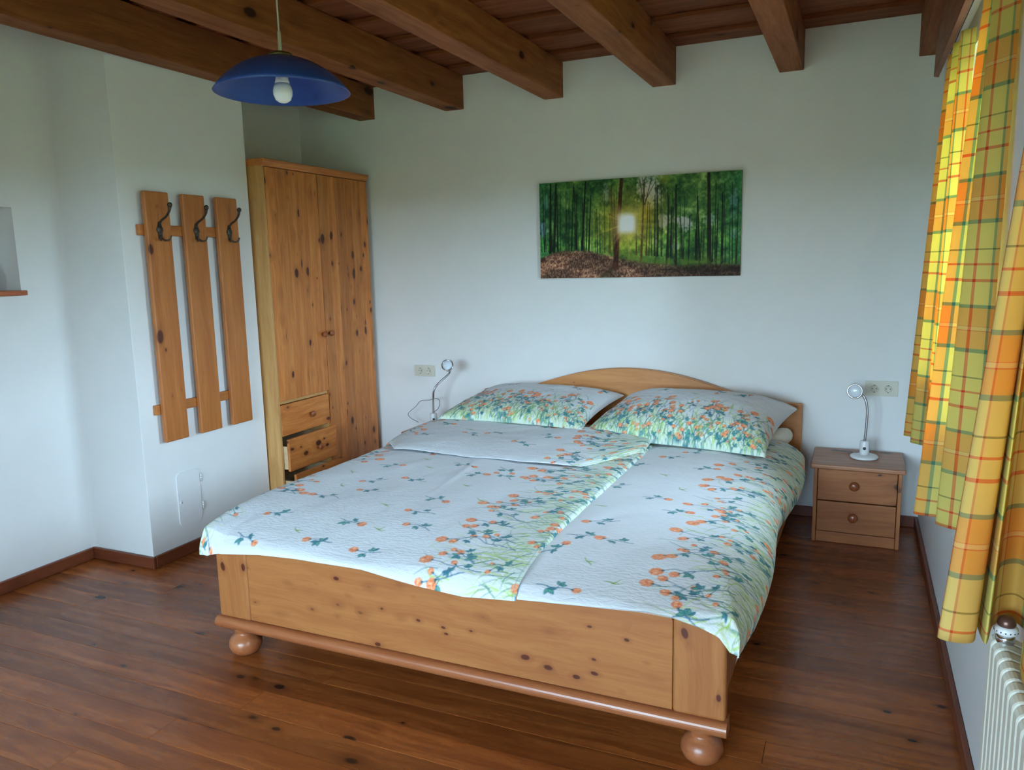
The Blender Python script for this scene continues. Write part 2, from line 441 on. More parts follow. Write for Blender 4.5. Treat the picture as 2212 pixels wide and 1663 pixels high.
# windows
def window(name, axis, op, p, label):
    a, b, c, d = op
    def bx(n, a0, a1, q0, q1, z0, z1, m, par, bev=0.003):
        if axis == 'x': return box(n, q0, q1, a0, a1, z0, z1, m, par, bev)
        return box(n, a0, a1, q0, q1, z0, z1, m, par, bev)
    s = 1 if axis == 'x' else -1
    q0, q1 = sorted((p, p+s*0.06))
    e = empty(name, ((p, (a+b)/2, c) if axis == 'x' else ((a+b)/2, p, c)), label, 'window', 'structure')
    w = 0.06; mid = (a+b)/2
    bm = bmesh.new()
    def bbx(a0, a1, z0, z1):
        if axis == 'x': bm_box(bm, q0, q1, a0, a1, z0, z1, 0.003)
        else: bm_box(bm, a0, a1, q0, q1, z0, z1, 0.003)
    bbx(a, a+w, c, d); bbx(b-w, b, c, d); bbx(a+w, b-w, c, c+w); bbx(a+w, b-w, d-w, d)
    from_bm('window_frame', bm, M_WHITE, e)
    bx('mullion', mid-0.035, mid+0.035, q0-0.004, q1+0.004, c+w, d-w, M_WHITE, e)
    qm = (q0+q1)/2
    for (g0, g1) in ((a+w, mid-0.035), (mid+0.035, b-w)):
        bx('pane', g0, g1, qm-0.002, qm+0.002, c+w, d-w, M_GLASS, e, 0)
    hz = (c+d)/2
    if axis == 'x':
        bx('window_handle', mid-0.012, mid+0.012, q0-0.03, q0-0.004, hz-0.06, hz+0.02, M_CHROME, e)
        box('window_sill', W-0.025, q0, a+0.001, b-0.001, c+0.0005, c+0.022, M_WHITE, e, 0.004)
    else:
        bx('window_handle', mid-0.012, mid+0.012, q1+0.004, q1+0.03, hz-0.06, hz+0.02, M_CHROME, e)
        box('window_sill', a+0.001, b-0.001, q1, YF+0.025, c+0.0005, c+0.022, M_WHITE, e, 0.004)
window('window_1', 'x', WR[0], W+0.17, 'white two-pane window behind the far pair of curtains')
window('window_2', 'x', WR[1], W+0.17, 'white two-pane window above the radiator')
window('window_3', 'y', WF[0], YF-0.17, 'white two-pane window in the front wall, towards the niche wall')
window('window_4', 'y', WF[1], YF-0.17, 'white two-pane window in the front wall, towards the radiator')
tag(box('sky_baffle', W+0.301, W+1.5, YF-1.5, D+1.2, 2.60, 2.72, wood('board', 'y')), 'unseen wooden eave outside above the side windows', 'baffle', kind='structure')  # unseen overhang added to keep steep sky light off the bed
tag(box('sky_baffle', XR-0.3, W+0.30, YF-1.5, YF-0.301, 2.60, 2.72, wood('board', 'x')), 'unseen wooden eave outside above the front windows', 'baffle', kind='structure')  # same added overhang for the front, flattens the incoming daylight
gp = [(0.5, -3.0), (12, -3.0), (24, -2.7), (40, -1.4), (70, 2.2), (120, 6.0), (200, 10.5)]  # outer rings lifted to hide low sky, so upper walls stay darker
tag(lathe('ground', [(r_, z_) for r_, z_ in gp], (-1.5, 1.5, 0), M_GROUND, None, seg=48, cap=False), 'unseen green ground outside, its rim raised to block low sky', 'ground', kind='structure')

# ------------------------------------------------------------------ bed
bed = empty('bed_frame', (-1.27, 3.4, 0), 'honey coloured pine double bed frame with arched headboard and ball feet', 'bed')
BX0, BX1, BY = -2.238, -0.300, 2.133
ZF0, ZF1 = 0.118, 0.468
fb = box('footboard', BX0+0.155, BX1-0.157, BY+0.004, BY+0.036, ZF0+0.05, ZF1, wood('bed', 'x'), bed, 0.002)
tp = []
for k in range(9):
    a = R(180*k/8); tp.append((BY+0.018+0.021*math.cos(a), ZF1-0.004+0.015*math.sin(a)))
prism('top_rail', [(BY-0.003, ZF1-0.012), (BY+0.039, ZF1-0.012)]+tp, 'x', BX0+0.157, BX1-0.159, wood('bed', 'x'), fb, smooth=False)
for a, b in ((BX0, BX0+0.1545), (BX1-0.1565, BX1)):
    box('post', a, b, BY, BY+0.045, ZF0+0.045, ZF1+0.004, wood('bed', 'z'), bed, 0.012, 4)
# moulded bottom rail (half round nose)
mp = []
for k in range(13):
    a = R(-90+180*k/12); mp.append((BY-0.002-0.022*math.cos(a), 0.144+0.023*math.sin(a)))
prism('bottom_moulding', [(BY+0.045, 0.121)]+mp+[(BY+0.045, 0.167)], 'x', BX0-0.006, BX1+0.006, wood('bedrail', 'x'), bed, smooth=False)
for xs, ys in ((-2.165, BY+0.05), (-0.375, BY+0.05), (-2.165, 4.55), (-0.375, 4.55)):
    lathe('ball_foot', [(0.030, 0.0), (0.042, 0.003), (0.056, 0.016), (0.064, 0.036), (0.062, 0.056), (0.050, 0.074), (0.036, 0.084), (0.034, 0.094), (0.040, 0.100), (0.040, 0.1205)], (xs, ys, 0.001), wood('bedrail', 'x'), bed, seg=28)
# side rails, drawn in slightly at the foot
def rail(xf, xh, t, nm='side_rail'):
    mesh(nm, [(xf-t, BY+0.046, 0.165), (xf, BY+0.046, 0.165), (xh, 4.59, 0.165), (xh-t, 4.59, 0.165),
              (xf-t, BY+0.046, 0.44), (xf, BY+0.046, 0.44), (xh, 4.59, 0.44), (xh-t, 4.59, 0.44)],
         [(0, 3, 2, 1), (4, 5, 6, 7), (0, 1, 5, 4), (1, 2, 6, 5), (2, 3, 7, 6), (3, 0, 4, 7)], wood('bed', 'y'), bed)
rail(-0.325, -0.278, 0.03); rail(-2.192, -2.232, 0.03)
# headboard with a camel-back outline
hx0, hx1, hz = -2.282, -0.262, 0.676
cx = (hx0+hx1)/2
def arch(x, lo, hi, half, pw=1.0):
    t = min(abs(x-cx)/half, 1.0)
    return lo+(hi-lo)*(0.5+0.5*math.cos(math.pi*t))
def hb_top(x):
    t = abs(x-cx)/0.80
    return hz if t >= 1 else hz+(0.848-hz)*(1-t*t)**1.35
poly = [(hx0, 0.16), (hx1, 0.16), (hx1, hz-0.006), (hx1-0.006, hz)]
N = 60
for k in range(N+1):
    xx = cx+0.80-1.60*k/N; poly.append((xx, hb_top(xx)))
poly += [(hx0+0.006, hz), (hx0, hz-0.006)]
hb = prism('headboard', poly, 'y', 4.624, 4.662, wood('head', 'x'), bed, bev=0.003)
# raised arched rail on the headboard: its lower edge is the curved line seen across the panel
def hb_in(x):
    t = abs(x-cx)/0.74
    return hz-0.06 if t >= 1 else (hz-0.06)+(0.764-hz+0.06)*(1-t*t)**1.1
ap = []
for k in range(N+1):
    xx = cx+0.80-1.60*k/N; ap.append((xx, hb_top(xx)-0.003))
for k in range(N+1):
    xx = cx-0.80+1.60*k/N; ap.append((xx, hb_in(xx)))
prism('arched_rail', ap, 'y', 4.611, 4.6245, wood('head', 'x'), hb, bev=0.003)

# mattress (thing of its own, on the slats)
box('slatted_base', -2.17, -0.36, BY+0.06, 4.60, 0.22, 0.26, wood('drawer', 'x'), bed, 0.004)
mt = tag(box('mattress', -2.165, -0.335, BY+0.06, 4.60, 0.261, 0.488, M_MATT, None, 0.045, 5, True), 'cream covered mattress under the floral bedding', 'mattress')
def blanket_roll():
    pts = [(-0.46, 4.26, 0.505), (-0.39, 4.36, 0.515), (-0.345, 4.46, 0.520), (-0.335, 4.57, 0.505)]
    vs, fs = [], []; tube_into(vs, fs, spline(pts, 6), [0.010+0.040*math.sin(math.pi*min(1, 0.04+0.92*i/18))**0.7 for i in range(19)], 14)
    return vs, fs
vs, fs = blanket_roll()
mesh('mattress_cover_fold', vs, fs, M_MATT, mt, True)

# ------------------------------------------------------------------ cloth print raster
class Print:
    def __init__(s, w, h, res=420, base=(217, 219, 222)):
        s.w, s.h, s.res = w, h, res
        s.nx, s.ny = int(w*res)+1, int(h*res)+1
        s.a = np.empty((s.ny, s.nx, 3), np.float32); s.a[:] = np.array(base, np.float32)
    def _box(s, x0, x1, y0, y1):
        i0 = max(int(x0*s.res)-1, 0); i1 = min(int(x1*s.res)+2, s.nx); j0 = max(int(y0*s.res)-1, 0); j1 = min(int(y1*s.res)+2, s.ny)
        if i1 <= i0 or j1 <= j0: return None
        X, Y = np.meshgrid(np.arange(i0, i1)/s.res, np.arange(j0, j1)/s.res)
        return i0, i1, j0, j1, X, Y
    def put(s, bx, m, col):
        i0, i1, j0, j1 = bx[:4]
        v = s.a[j0:j1, i0:i1]; v += m[..., None]*(np.array(col, np.float32)-v)
    def line(s, pts, w0, w1, col, al=1.0):
        n = len(pts)-1
        for k in range(n):
            (ax, ay), (bx_, by) = pts[k], pts[k+1]
            wa = (w0+(w1-w0)*k/n)/2; wb = (w0+(w1-w0)*(k+1)/n)/2; wm = max(wa, wb)+1.5/s.res
            b = s._box(min(ax, bx_)-wm, max(ax, bx_)+wm, min(ay, by)-wm, max(ay, by)+wm)
            if b is None: continue
            X, Y = b[4], b[5]; dx, dy = bx_-ax, by-ay; L = dx*dx+dy*dy+1e-12
            t = np.clip(((X-ax)*dx+(Y-ay)*dy)/L, 0, 1)
            d = np.hypot(X-ax-t*dx, Y-ay-t*dy)-(wa+(wb-wa)*t)
            s.put(b, np.clip(0.5-d*s.res, 0, 1)*al, col)
    def ell(s, x, y, a, bb, th, col, al=1.0, rag=0.0):
        r = max(a, bb)*1.2
        b = s._box(x-r, x+r, y-r, y+r)
        if b is None: return
        X, Y = b[4]-x, b[5]-y; c, q = math.cos(th), math.sin(th)
        u, v = (X*c+Y*q)/a, (-X*q+Y*c)/bb
        rad = np.hypot(u, v); ang = np.arctan2(v, u)
        lim = 1+rag*np.sin(ang*13+x*90)*0.6+rag*np.sin(ang*7+y*70)*0.4
        s.put(b, np.clip((lim-rad)*min(a, bb)*s.res+0.5, 0, 1)*al, col)
    def leaf(s, x, y, L, th, fill, edge):
        c, q = math.cos(th), math.sin(th)
        b = s._box(min(x, x+L*c)-L*0.4, max(x, x+L*c)+L*0.4, min(y, y+L*q)-L*0.4, max(y, y+L*q)+L*0.4)
        if b is None: return
        X, Y = b[4]-x, b[5]-y; u = (X*c+Y*q)/L; v = np.abs(-X*q+Y*c)/L
        wv = 0.27*np.sin(np.pi*np.clip(u, 0, 1)**0.85)
        ins = (wv-v)*L*s.res; ok = ((u > 0) & (u < 1))
        s.put(b, np.clip(ins+0.5, 0, 1)*ok, edge)
        s.put(b, np.clip(ins-0.6, 0, 1)*ok*0.85, fill)
        s.line([(x, y), (x+L*0.85*c, y+L*0.85*q)], 0.0016, 0.001, edge)
    def trio(s, x, y, L, th):
        for d in (-1.05, 0, 1.05):
            s.leaf(x, y, L*rng.uniform(0.85, 1.1), th+d+rng.normal(0, 0.12), (120, 190, 150) if rng.random() < .75 else (84, 146, 150), (48, 104, 126))
    def clover(s, x, y, r, th):
        s.ell(x, y, r*1.1, r*0.95, th, (238, 146, 100), 1, 0.13)
        for k in range(22):
            a = rng.uniform(0, 2*math.pi); q = rng.uniform(0.1, 0.7)*r
            px, py = x+q*math.cos(a), y+q*math.sin(a)
            L = r*rng.uniform(0.25, 0.45); d = th+0.35*math.sin(a-th)+rng.normal(0, .2)
            s.line([(px, py), (px+L*math.cos(d), py+L*math.sin(d))], 0.0035, 0.0018, (254, 196, 158) if k % 2 else (222, 108, 62), 0.8)
        bx_, by = x-r*1.15*math.cos(th), y-r*1.15*math.sin(th)
        for d in (-.7, 0, .7):
            s.line([(bx_, by), (bx_+r*.5*math.cos(th+d), by+r*.5*math.sin(th+d))], 0.004, 0.001, (28, 86, 108))
        return bx_, by
    def sprig(s, x, y, th, L, r, flowers=1, leaves=2):
        """stem grows from (x,y) towards th; flower at its tip."""
        ang = th; px, py = x, y; pts = [(px, py)]; n = 7
        for k in range(n):
            ang += rng.normal(0, 0.22)+(th-ang)*0.4
            px += L/n*math.cos(ang); py += L/n*math.sin(ang); pts.append((px, py))
        s.line(pts, 0.0034, 0.0024, (52, 100, 126), 0.9)
        for k in range(leaves):
            i = 1+int((n-2)*(k+0.5)/max(leaves, 1)); sd = 1 if (k % 2) else -1
            a = th+sd*rng.uniform(0.7, 1.2); q = L*rng.uniform(0.10, 0.18)
            ex, ey = pts[i][0]+q*math.cos(a), pts[i][1]+q*math.sin(a)
            s.line([pts[i], (ex, ey)], 0.0026, 0.002, (52, 100, 126), .9); s.trio(ex, ey, rng.uniform(0.020, 0.029), a)
        if flowers >= 1:
            s.clover(px+r*1.1*math.cos(ang), py+r*1.1*math.sin(ang), r, ang)
        if flowers >= 2:
            i = n-3; a = th+rng.choice([-1, 1])*rng.uniform(.4, .7); q = L*rng.uniform(.2, .35)
            ex, ey = pts[i][0]+q*math.cos(a), pts[i][1]+q*math.sin(a)
            s.line([pts[i], (ex, ey)], 0.0026, 0.002, (52, 100, 126), .9); s.clover(ex+r*.8*math.cos(a), ey+r*.8*math.sin(a), r*0.78, a)
    def blade(s, x, y, th, L, col, w=0.005, al=0.9):
        b = rng.normal(0, 0.35)
        pts = [(x+L*t*math.cos(th+b*t), y+L*t*math.sin(th+b*t)) for t in (0, .33, .66, 1)]
        s.line(pts, w, 0.001, col, al)
    def meadow(s, edge_pt, edge_dir, length, grow, depth, dens=1.0):
        """edge_pt + edge_dir*t is the border; things grow along angle 'grow'."""
        ex, ey = edge_pt; dx, dy = edge_dir
        g = (math.cos(grow), math.sin(grow))
        X, Y = np.meshgrid(np.arange(s.nx)/s.res, np.arange(s.ny)/s.res)
        dist = (X-ex)*g[0]+(Y-ey)*g[1]
        m = np.clip(1-dist/(depth*0.9), 0, 1)**1.2*0.38
        s.a += m[..., None]*(np.array((206, 228, 198), np.float32)-s.a)
        cols = [(150, 190, 60), (176, 206, 96), (120, 160, 90), (60, 110, 110), (190, 214, 140), (96, 140, 120)]
        for k in range(int(420*length*dens)):
            t = rng.uniform(0, length); q = depth*min(abs(rng.normal(0, 0.42)), 1.0)
            s.blade(ex+dx*t+g[0]*q, ey+dy*t+g[1]*q, grow+rng.normal(0, .28), rng.uniform(.03, .12), cols[rng.integers(6)], rng.uniform(.0025, .005), .75)
        for k in range(int(34*length*dens)):
            t = (k+rng.random())/(34*dens); q = depth*rng.uniform(-.3, .72)
            s.sprig(ex+dx*t+g[0]*q, ey+dy*t+g[1]*q, grow+rng.normal(0, .25), rng.uniform(.07, .16), rng.uniform(.010, .017), rng.integers(1, 3), rng.integers(1, 3))
        for k in range(int(6*length*dens)):
            t = (k+rng.random())/(6*dens); q = depth*rng.uniform(.4, .6)
            s.sprig(ex+dx*t+g[0]*q, ey+dy*t+g[1]*q, grow+rng.normal(0, .15), rng.uniform(.16, .25), rng.uniform(.018, .024), 2, 2)
    def scatter(s, x0, x1, y0, y1, step=0.21, th=math.pi):
        j = 0; yy = y0
        while yy < y1:
            xx = x0+(step/2 if j % 2 else 0)
            while xx < x1:
                px, py = xx+rng.normal(0, .02), yy+rng.normal(0, .02)
                if (j+int(xx/step)) % 3 != 2:
                    d = th+rng.normal(0, .3)+(math.pi if rng.random() < .4 else 0)
                    s.sprig(px, py, d, rng.uniform(.085, .12), rng.uniform(.013, .018), 1, 2)
                else:
                    for q in (.4, -.5, 2.6):
                        s.blade(px, py, q, .03, (110, 150, 60), .005)
                xx += step
            yy += step*0.8; j += 1
    def sample(s, u, v):
        """bilinear lookup in metres, returns linear rgb"""
        x = np.clip(u*s.res, 0, s.nx-1.001); y = np.clip(v*s.res, 0, s.ny-1.001)
        i = x.astype(int); j = y.astype(int); fx = (x-i)[..., None]; fy = (y-j)[..., None]
        c = (s.a[j, i]*(1-fx)*(1-fy)+s.a[j, i+1]*fx*(1-fy)+s.a[j+1, i]*(1-fx)*fy+s.a[j+1, i+1]*fx*fy)/255
        return np.where(c <= 0.04045, c/12.92, ((c+0.055)/1.055)**2.4)

def grid_mesh(name, V, col, uv, mat, parent=None, smooth=True, wrap=False):
    """V: (nv, nu, 3) points, col: (nv, nu, 3) linear colours, uv: (nv, nu, 2)."""
    nv, nu = V.shape[:2]
    org = np.array([(V[..., 0].min()+V[..., 0].max())/2, (V[..., 1].min()+V[..., 1].max())/2, V[..., 2].min()])
    me = bpy.data.meshes.new(name)
    n = nu*nv; me.vertices.add(n); me.vertices.foreach_set('co', (V-org).astype(np.float32).ravel())
    idx = np.arange(n).reshape(nv, nu)
    q = np.stack([idx[:-1, :-1], idx[:-1, 1:], idx[1:, 1:], idx[1:, :-1]], -1).reshape(-1, 4)
    nf = len(q); me.loops.add(nf*4); me.polygons.add(nf)
    me.loops.foreach_set('vertex_index', q.ravel().astype(np.int32))
    me.polygons.foreach_set('loop_start', (np.arange(nf)*4).astype(np.int32))
    me.polygons.foreach_set('loop_total', np.full(nf, 4, np.int32))
    me.polygons.foreach_set('use_smooth', np.full(nf, smooth))
    me.update(calc_edges=True)
    if col is not None:
        at = me.color_attributes.new('print', 'FLOAT_COLOR', 'POINT')
        c4 = np.ones((n, 4), np.float32); c4[:, :3] = col.reshape(-1, 3); at.data.foreach_set('color', c4.ravel())
    if uv is not None:
        ul = me.uv_layers.new(name='cloth'); ul.data.foreach_set('uv', uv.reshape(-1, 2)[q.ravel()].astype(np.float32).ravel())
    me.materials.append(mat)
    o = bpy.data.objects.new(name, me); COL.objects.link(o); place(o, tuple(org), parent)
    return o

def vnoise(X, Y, seed):
    """smooth value noise"""
    r = np.random.default_rng(seed); T = r.random((64, 64)).astype(np.float32)
    i = np.floor(X).astype(int); j = np.floor(Y).astype(int); fx = X-i; fy = Y-j
    fx = fx*fx*(3-2*fx); fy = fy*fy*(3-2*fy)
    g = lambda a, b: T[b % 64, a % 64]
    return (g(i, j)*(1-fx)+g(i+1, j)*fx)*(1-fy)+(g(i, j+1)*(1-fx)+g(i+1, j+1)*fx)*fy
def fbm(X, Y, seed, o=4):
    s = 0; a = 0.5
    for k in range(o): s = s+a*vnoise(X*2**k, Y*2**k, seed+k); a *= 0.5
    return s/(1-0.5**o)

def path_grid(path, step):
    """resample a smooth 2D path (list of points) -> positions and arc length"""
    p = np.array([tuple(q) for q in spline([(a, b, 0) for a, b in path], 12)])[:, :2]
    s = np.concatenate([[0], np.cumsum(np.hypot(*np.diff(p, axis=0).T))])
    n = int(s[-1]/step)+1; t = np.linspace(0, s[-1], n)
    return np.interp(t, s, p[:, 0]), np.interp(t, s, p[:, 1]), t

STEP = 0.0032
def smax(a, b, k=0.02):
    h = np.clip(0.5+0.5*(a-b)/k, 0, 1); return b+(a-b)*h+k*h*(1-h)

# ---- left duvet: hangs over the left rail and the footboard, head end folded back
def duvet_left():
    xs, dl, su = path_grid([(-2.322, 0.150), (-2.352, 0.105), (-2.345, 0.055), (-2.29, 0.016), (-2.2, 0.003), (-2.0, 0.0), (-1.5, 0.0), (-1.15, 0.0), (-1.0, 0.003), (-0.958, 0.010), (-0.945, 0.022), (-0.95, 0.036), (-0.99, 0.042)], STEP)
    hemx = [-2.36, -2.29, -2.19, -1.98, -1.81, -1.53, -1.31, -1.135, -0.945, -0.9]
    hemz = [0.400, 0.405, 0.436, 0.460, 0.468, 0.471, 0.444, 0.434, 0.450, 0.452]
    # along the length: arc length sv, y, drop below top, layer height
    ys, df, sv = path_grid([(2.098, 0.125), (2.098, 0.10), (2.108, 0.082), (2.14, 0.066), (2.22, 0.046), (2.40, 0.018), (2.7, 0.003), (3.1, 0.0), (3.5, 0.0), (3.86, -0.003), (3.925, -0.008), (3.95, -0.024), (3.925, -0.040), (3.86, -0.046), (3.6, -0.040), (3.46, -0.034), (3.36, -0.023), (3.315, -0.010), (3.33, -0.004)], STEP)
    XS, YS = np.meshgrid(xs, ys); DL, DF = np.meshgrid(dl, df); SU, SV = np.meshgrid(su, sv)
    fold0 = sv[np.argmax(ys)]
    onf = np.clip((SV-fold0)/0.02, 0, 1)
    top = 0.566
    # foot hem height follows the measured line
    hz = np.interp(XS, hemx, hemz)
    seg = np.clip((2.13-YS)/0.03, 0, 1)*(1-onf)
    f = np.clip(1-SV/0.075, 0, 1)*(1-onf)
    DFv = DF.copy(); DFv = np.where(onf > 0, DF, DF+(top-hz-0.10)*f**0.8*1.0)
    DFv = np.where((onf <= 0) & (SV < 0.075), np.minimum(DFv, top-hz), DFv)
    pos = np.maximum(DFv, 0); neg = np.minimum(DFv, 0)
    drop = np.where(pos > 0, smax(DL, pos, 0.03)-0.0075*np.clip(1-np.abs(DL-pos)/0.03, 0, 1), DL)
    Z = top-drop-neg
    # folded flap follows the flap edge line; shorten it towards the right and left ends
    ex = [-2.36, -2.30, -2.15, -1.8, -1.4, -1.14, -1.04, -0.95]
    ey = [3.52, 3.48, 3.28, 3.26, 3.25, 3.28, 3.45, 3.70]
    ye = np.interp(XS, ex, ey)
    Y = np.where(onf > 0, 3.925-(3.925-YS)*np.where(YS < 3.925, (3.925-ye)/(3.925-3.31), 1.0), YS)
    # head end of the duvet lies higher; wrinkles
    wr = (fbm(XS*3.1+5, Y*2.3, 3)-0.5)*0.022+(fbm(XS*8, Y*5+3, 9)-0.5)*0.007
    wr += 0.005*np.exp(-((XS+1.62+0.10*(Y-3.0))/0.02)**2)*np.clip((Y-2.6)*2, 0, 1)*np.clip((3.3-Y)*5, 0, 1)
    flat = np.clip(1-DL/0.05, 0.15, 1)
    Z = Z+wr*flat*(1-f)
    Z = Z+onf*(0.004*np.sin(XS*9+1)+0.008*(fbm(XS*4+9, Y*9, 77)-0.4))
    # side overhang wave
    X = XS+np.where(DL > 0.01, 0.02*np.sin(Y*6.5+0.6)*np.clip(DL/0.08, 0, 1)*np.where(XS < -2, 1, 0), 0)
    # foot corner: pull in
    cor = np.clip((-2.17-XS)/0.15, 0, 1)*np.clip((2.45-YS)/0.3, 0, 1)*(1-onf)
    X = X+0.055*cor; Z = Z+0.02*cor
    wd, ln = su[-1], sv[-1]
    pr = Print(wd, ln)
    pr.meadow((wd-0.04, 0), (0, 1), ln, math.pi, 0.34)
    pr.meadow((0.0, 0), (0, 1), ln, 0.0, 0.20, 0.6)
    pr.scatter(0.34, wd-0.45, 0.12, ln-0.1)
    pr.line([(wd-0.075, 0), (wd-0.075, ln)], 0.003, 0.003, (120, 150, 140), .6)
    col = pr.sample(SU, SV)
    V = np.stack([X, Y, Z], -1)
    return tag(grid_mesh('duvet', V, col, np.stack([SU, SV], -1), M_DUVET), 'white floral seersucker duvet folded back at its head end, on the wardrobe side', 'duvet', 'duvets on the bed')
duvet_left()

def duvet_right():
    xs, dr, su = path_grid([(-1.18, 0.030), (-1.0, 0.016), (-0.9, 0.004), (-0.7, 0.0), (-0.5, 0.004), (-0.37, 0.018), (-0.29, 0.045), (-0.24, 0.09), (-0.228, 0.125), (-0.235, 0.165)], STEP)
    hemx = [-1.2, -0.945, -0.663, -0.522, -0.447, -0.361, -0.309, -0.27, -0.22]
    hemz = [0.45, 0.455, 0.473, 0.482, 0.478, 0.460, 0.442, 0.408, 0.405]
    ys, df, sv = path_grid([(2.100, 0.10), (2.102, 0.082), (2.116, 0.070), (2.15, 0.056), (2.24, 0.038), (2.42, 0.014), (2.7, 0.002), (3.1, 0.0), (3.6, 0.0), (4.0, 0.0), (4.22, 0.004), (4.27, 0.02), (4.26, 0.035)], STEP)
    XS, YS = np.meshgrid(xs, ys); DR, DF = np.meshgrid(dr, df); SU, SV = np.meshgrid(su, sv)
    top = 0.552
    hz = np.interp(XS, hemx, hemz)
    f = np.clip(1-SV/0.06, 0, 1)
    DFv = DF+(top-hz-0.082)*f**0.8
    DFv = np.where(SV < 0.06, np.minimum(DFv, top-hz), DFv)
    drop = smax(DR, DFv, 0.03)-0.0075*np.clip(1-np.abs(DR-DFv)/0.03, 0, 1)
    Z = top-drop
    wr = (fbm(XS*3.3+1, YS*2.6, 21)-0.5)*0.024+(fbm(XS*8, YS*5+3, 29)-0.5)*0.007
    Z = Z+wr*np.clip(1-DR/0.06, 0.1, 1)*(1-f)
    hang = np.clip((DR-0.03)/0.1, 0, 1)
    # hem wave and flare near the pillow
    X = XS+hang*(0.014*np.sin(YS*5.2+0.5)+0.03*np.clip((YS-3.4)/0.6, 0, 1)-0.012)
    Z = Z+hang*(0.016*np.sin(YS*4.1+2.2)-0.045*np.clip((YS-2.3)/0.5, 0, 1)*np.clip((3.7-YS)/0.3, 0, 1)*0.35)
    cor = np.clip((XS+0.38)/0.12, 0, 1)*np.clip((2.32-YS)/0.2, 0, 1)
    X = X-0.012*cor
    wd, ln = su[-1], sv[-1]
    pr = Print(wd, ln)
    pr.meadow((wd, 0), (0, 1), ln, math.pi, 0.36)
    pr.scatter(0.1, wd-0.45, 0.08, ln-0.1)
    col = pr.sample(SU, SV)
    V = np.stack([X, YS, Z], -1)
    return tag(grid_mesh('duvet', V, col, np.stack([SU, SV], -1), M_DUVET), 'white floral seersucker duvet hanging over the side rail facing the window', 'duvet', 'duvets on the bed')
duvet_right()

# ---- pillows
def pillow(name, c, sx, sy, th, rotz, pitch, seed, label, zb):
    def half(topside, n1, n2):
        a = np.linspace(-1, 1, n1); b = np.linspace(-1, 1, n2); A, B = np.meshgrid(a, b)
        e = np.clip((1-np.abs(A)**3.2), 0, 1)*np.clip((1-np.abs(B)**2.6), 0, 1)
        zz = e**0.44
        # pinched edges: sides bow inwards between the corners
        X = A*sx*(1-0.07*(1-B**2)*np.abs(A)**2); Y = B*sy*(1-0.09*(1-A**2)*np.abs(B)**2)
        if topside:
            Z = th*zz*(1+0.10*(fbm(A*1.6+seed, B*1.6, seed)-0.5))+(fbm(A*5, B*5, seed+3)-0.5)*0.016*zz
        else: Z = -0.022*zz
        return A, B, X, Y, Z
    M = Matrix.Translation(c) @ Matrix.Rotation(rotz, 4, 'Z') @ Matrix.Rotation(pitch, 4, 'X')
    m = np.array(M)
    def tr(X, Y, Z):
        P = np.stack([X, Y, Z, np.ones_like(X)], -1) @ m.T
        return P[..., :3]
    n1, n2 = int(2*sx/0.0034), int(2*sy/0.0034)
    A, B, X, Y, Z = half(True, n1, n2)
    # print laid out by arc length over the bulging front
    bb = np.linspace(-1, 1, 400); zp = th*np.clip(1-np.abs(bb)**2.6, 0, 1)**0.44
    sl = np.concatenate([[0], np.cumsum(np.hypot(np.diff(bb*sy), np.diff(zp)))])
    w, h = 2*sx, sl[-1]
    pr = Print(w, h)
    pr.meadow((0, 0), (1, 0), w, math.pi/2, 0.40, 1.3)
    pr.meadow((0, 0.0), (1, 0), w, math.pi/2, 0.30, 0.7)
    pr.scatter(0.06, w-0.05, 0.52, h-0.05, 0.22, math.pi/2)
    U, Vv = (A+1)*sx, np.interp(B, bb, sl)
    e = empty(name, c, label, 'pillow', None, 'pillows against the headboard')
    grid_mesh('pillow_front', tr(X, Y, Z), pr.sample(U, Vv), np.stack([U, Vv], -1), M_PILLOW, e)
    A, B, X, Y, Z = half(False, 60, 48)
    P = tr(X, Y, Z)[:, ::-1]
    U, Vv = (A+1)*sx, (B+1)*sy
    grid_mesh('pillow_back', P, pr.sample(U, Vv)[:, ::-1], np.stack([U, Vv], -1)[:, ::-1], M_PILLOW, e)
    return e
pillow('pillow', (-1.755, 4.215, 0.652), 0.452, 0.375, 0.098, R(-2), R(5), 31, 'white floral pillow beside the folded-back duvet end', 0.6)
pillow('pillow', (-0.812, 4.175, 0.618), 0.492, 0.375, 0.145, R(-7), R(8), 47, 'white floral pillow with dense green grass print, nearest the window', 0.6)

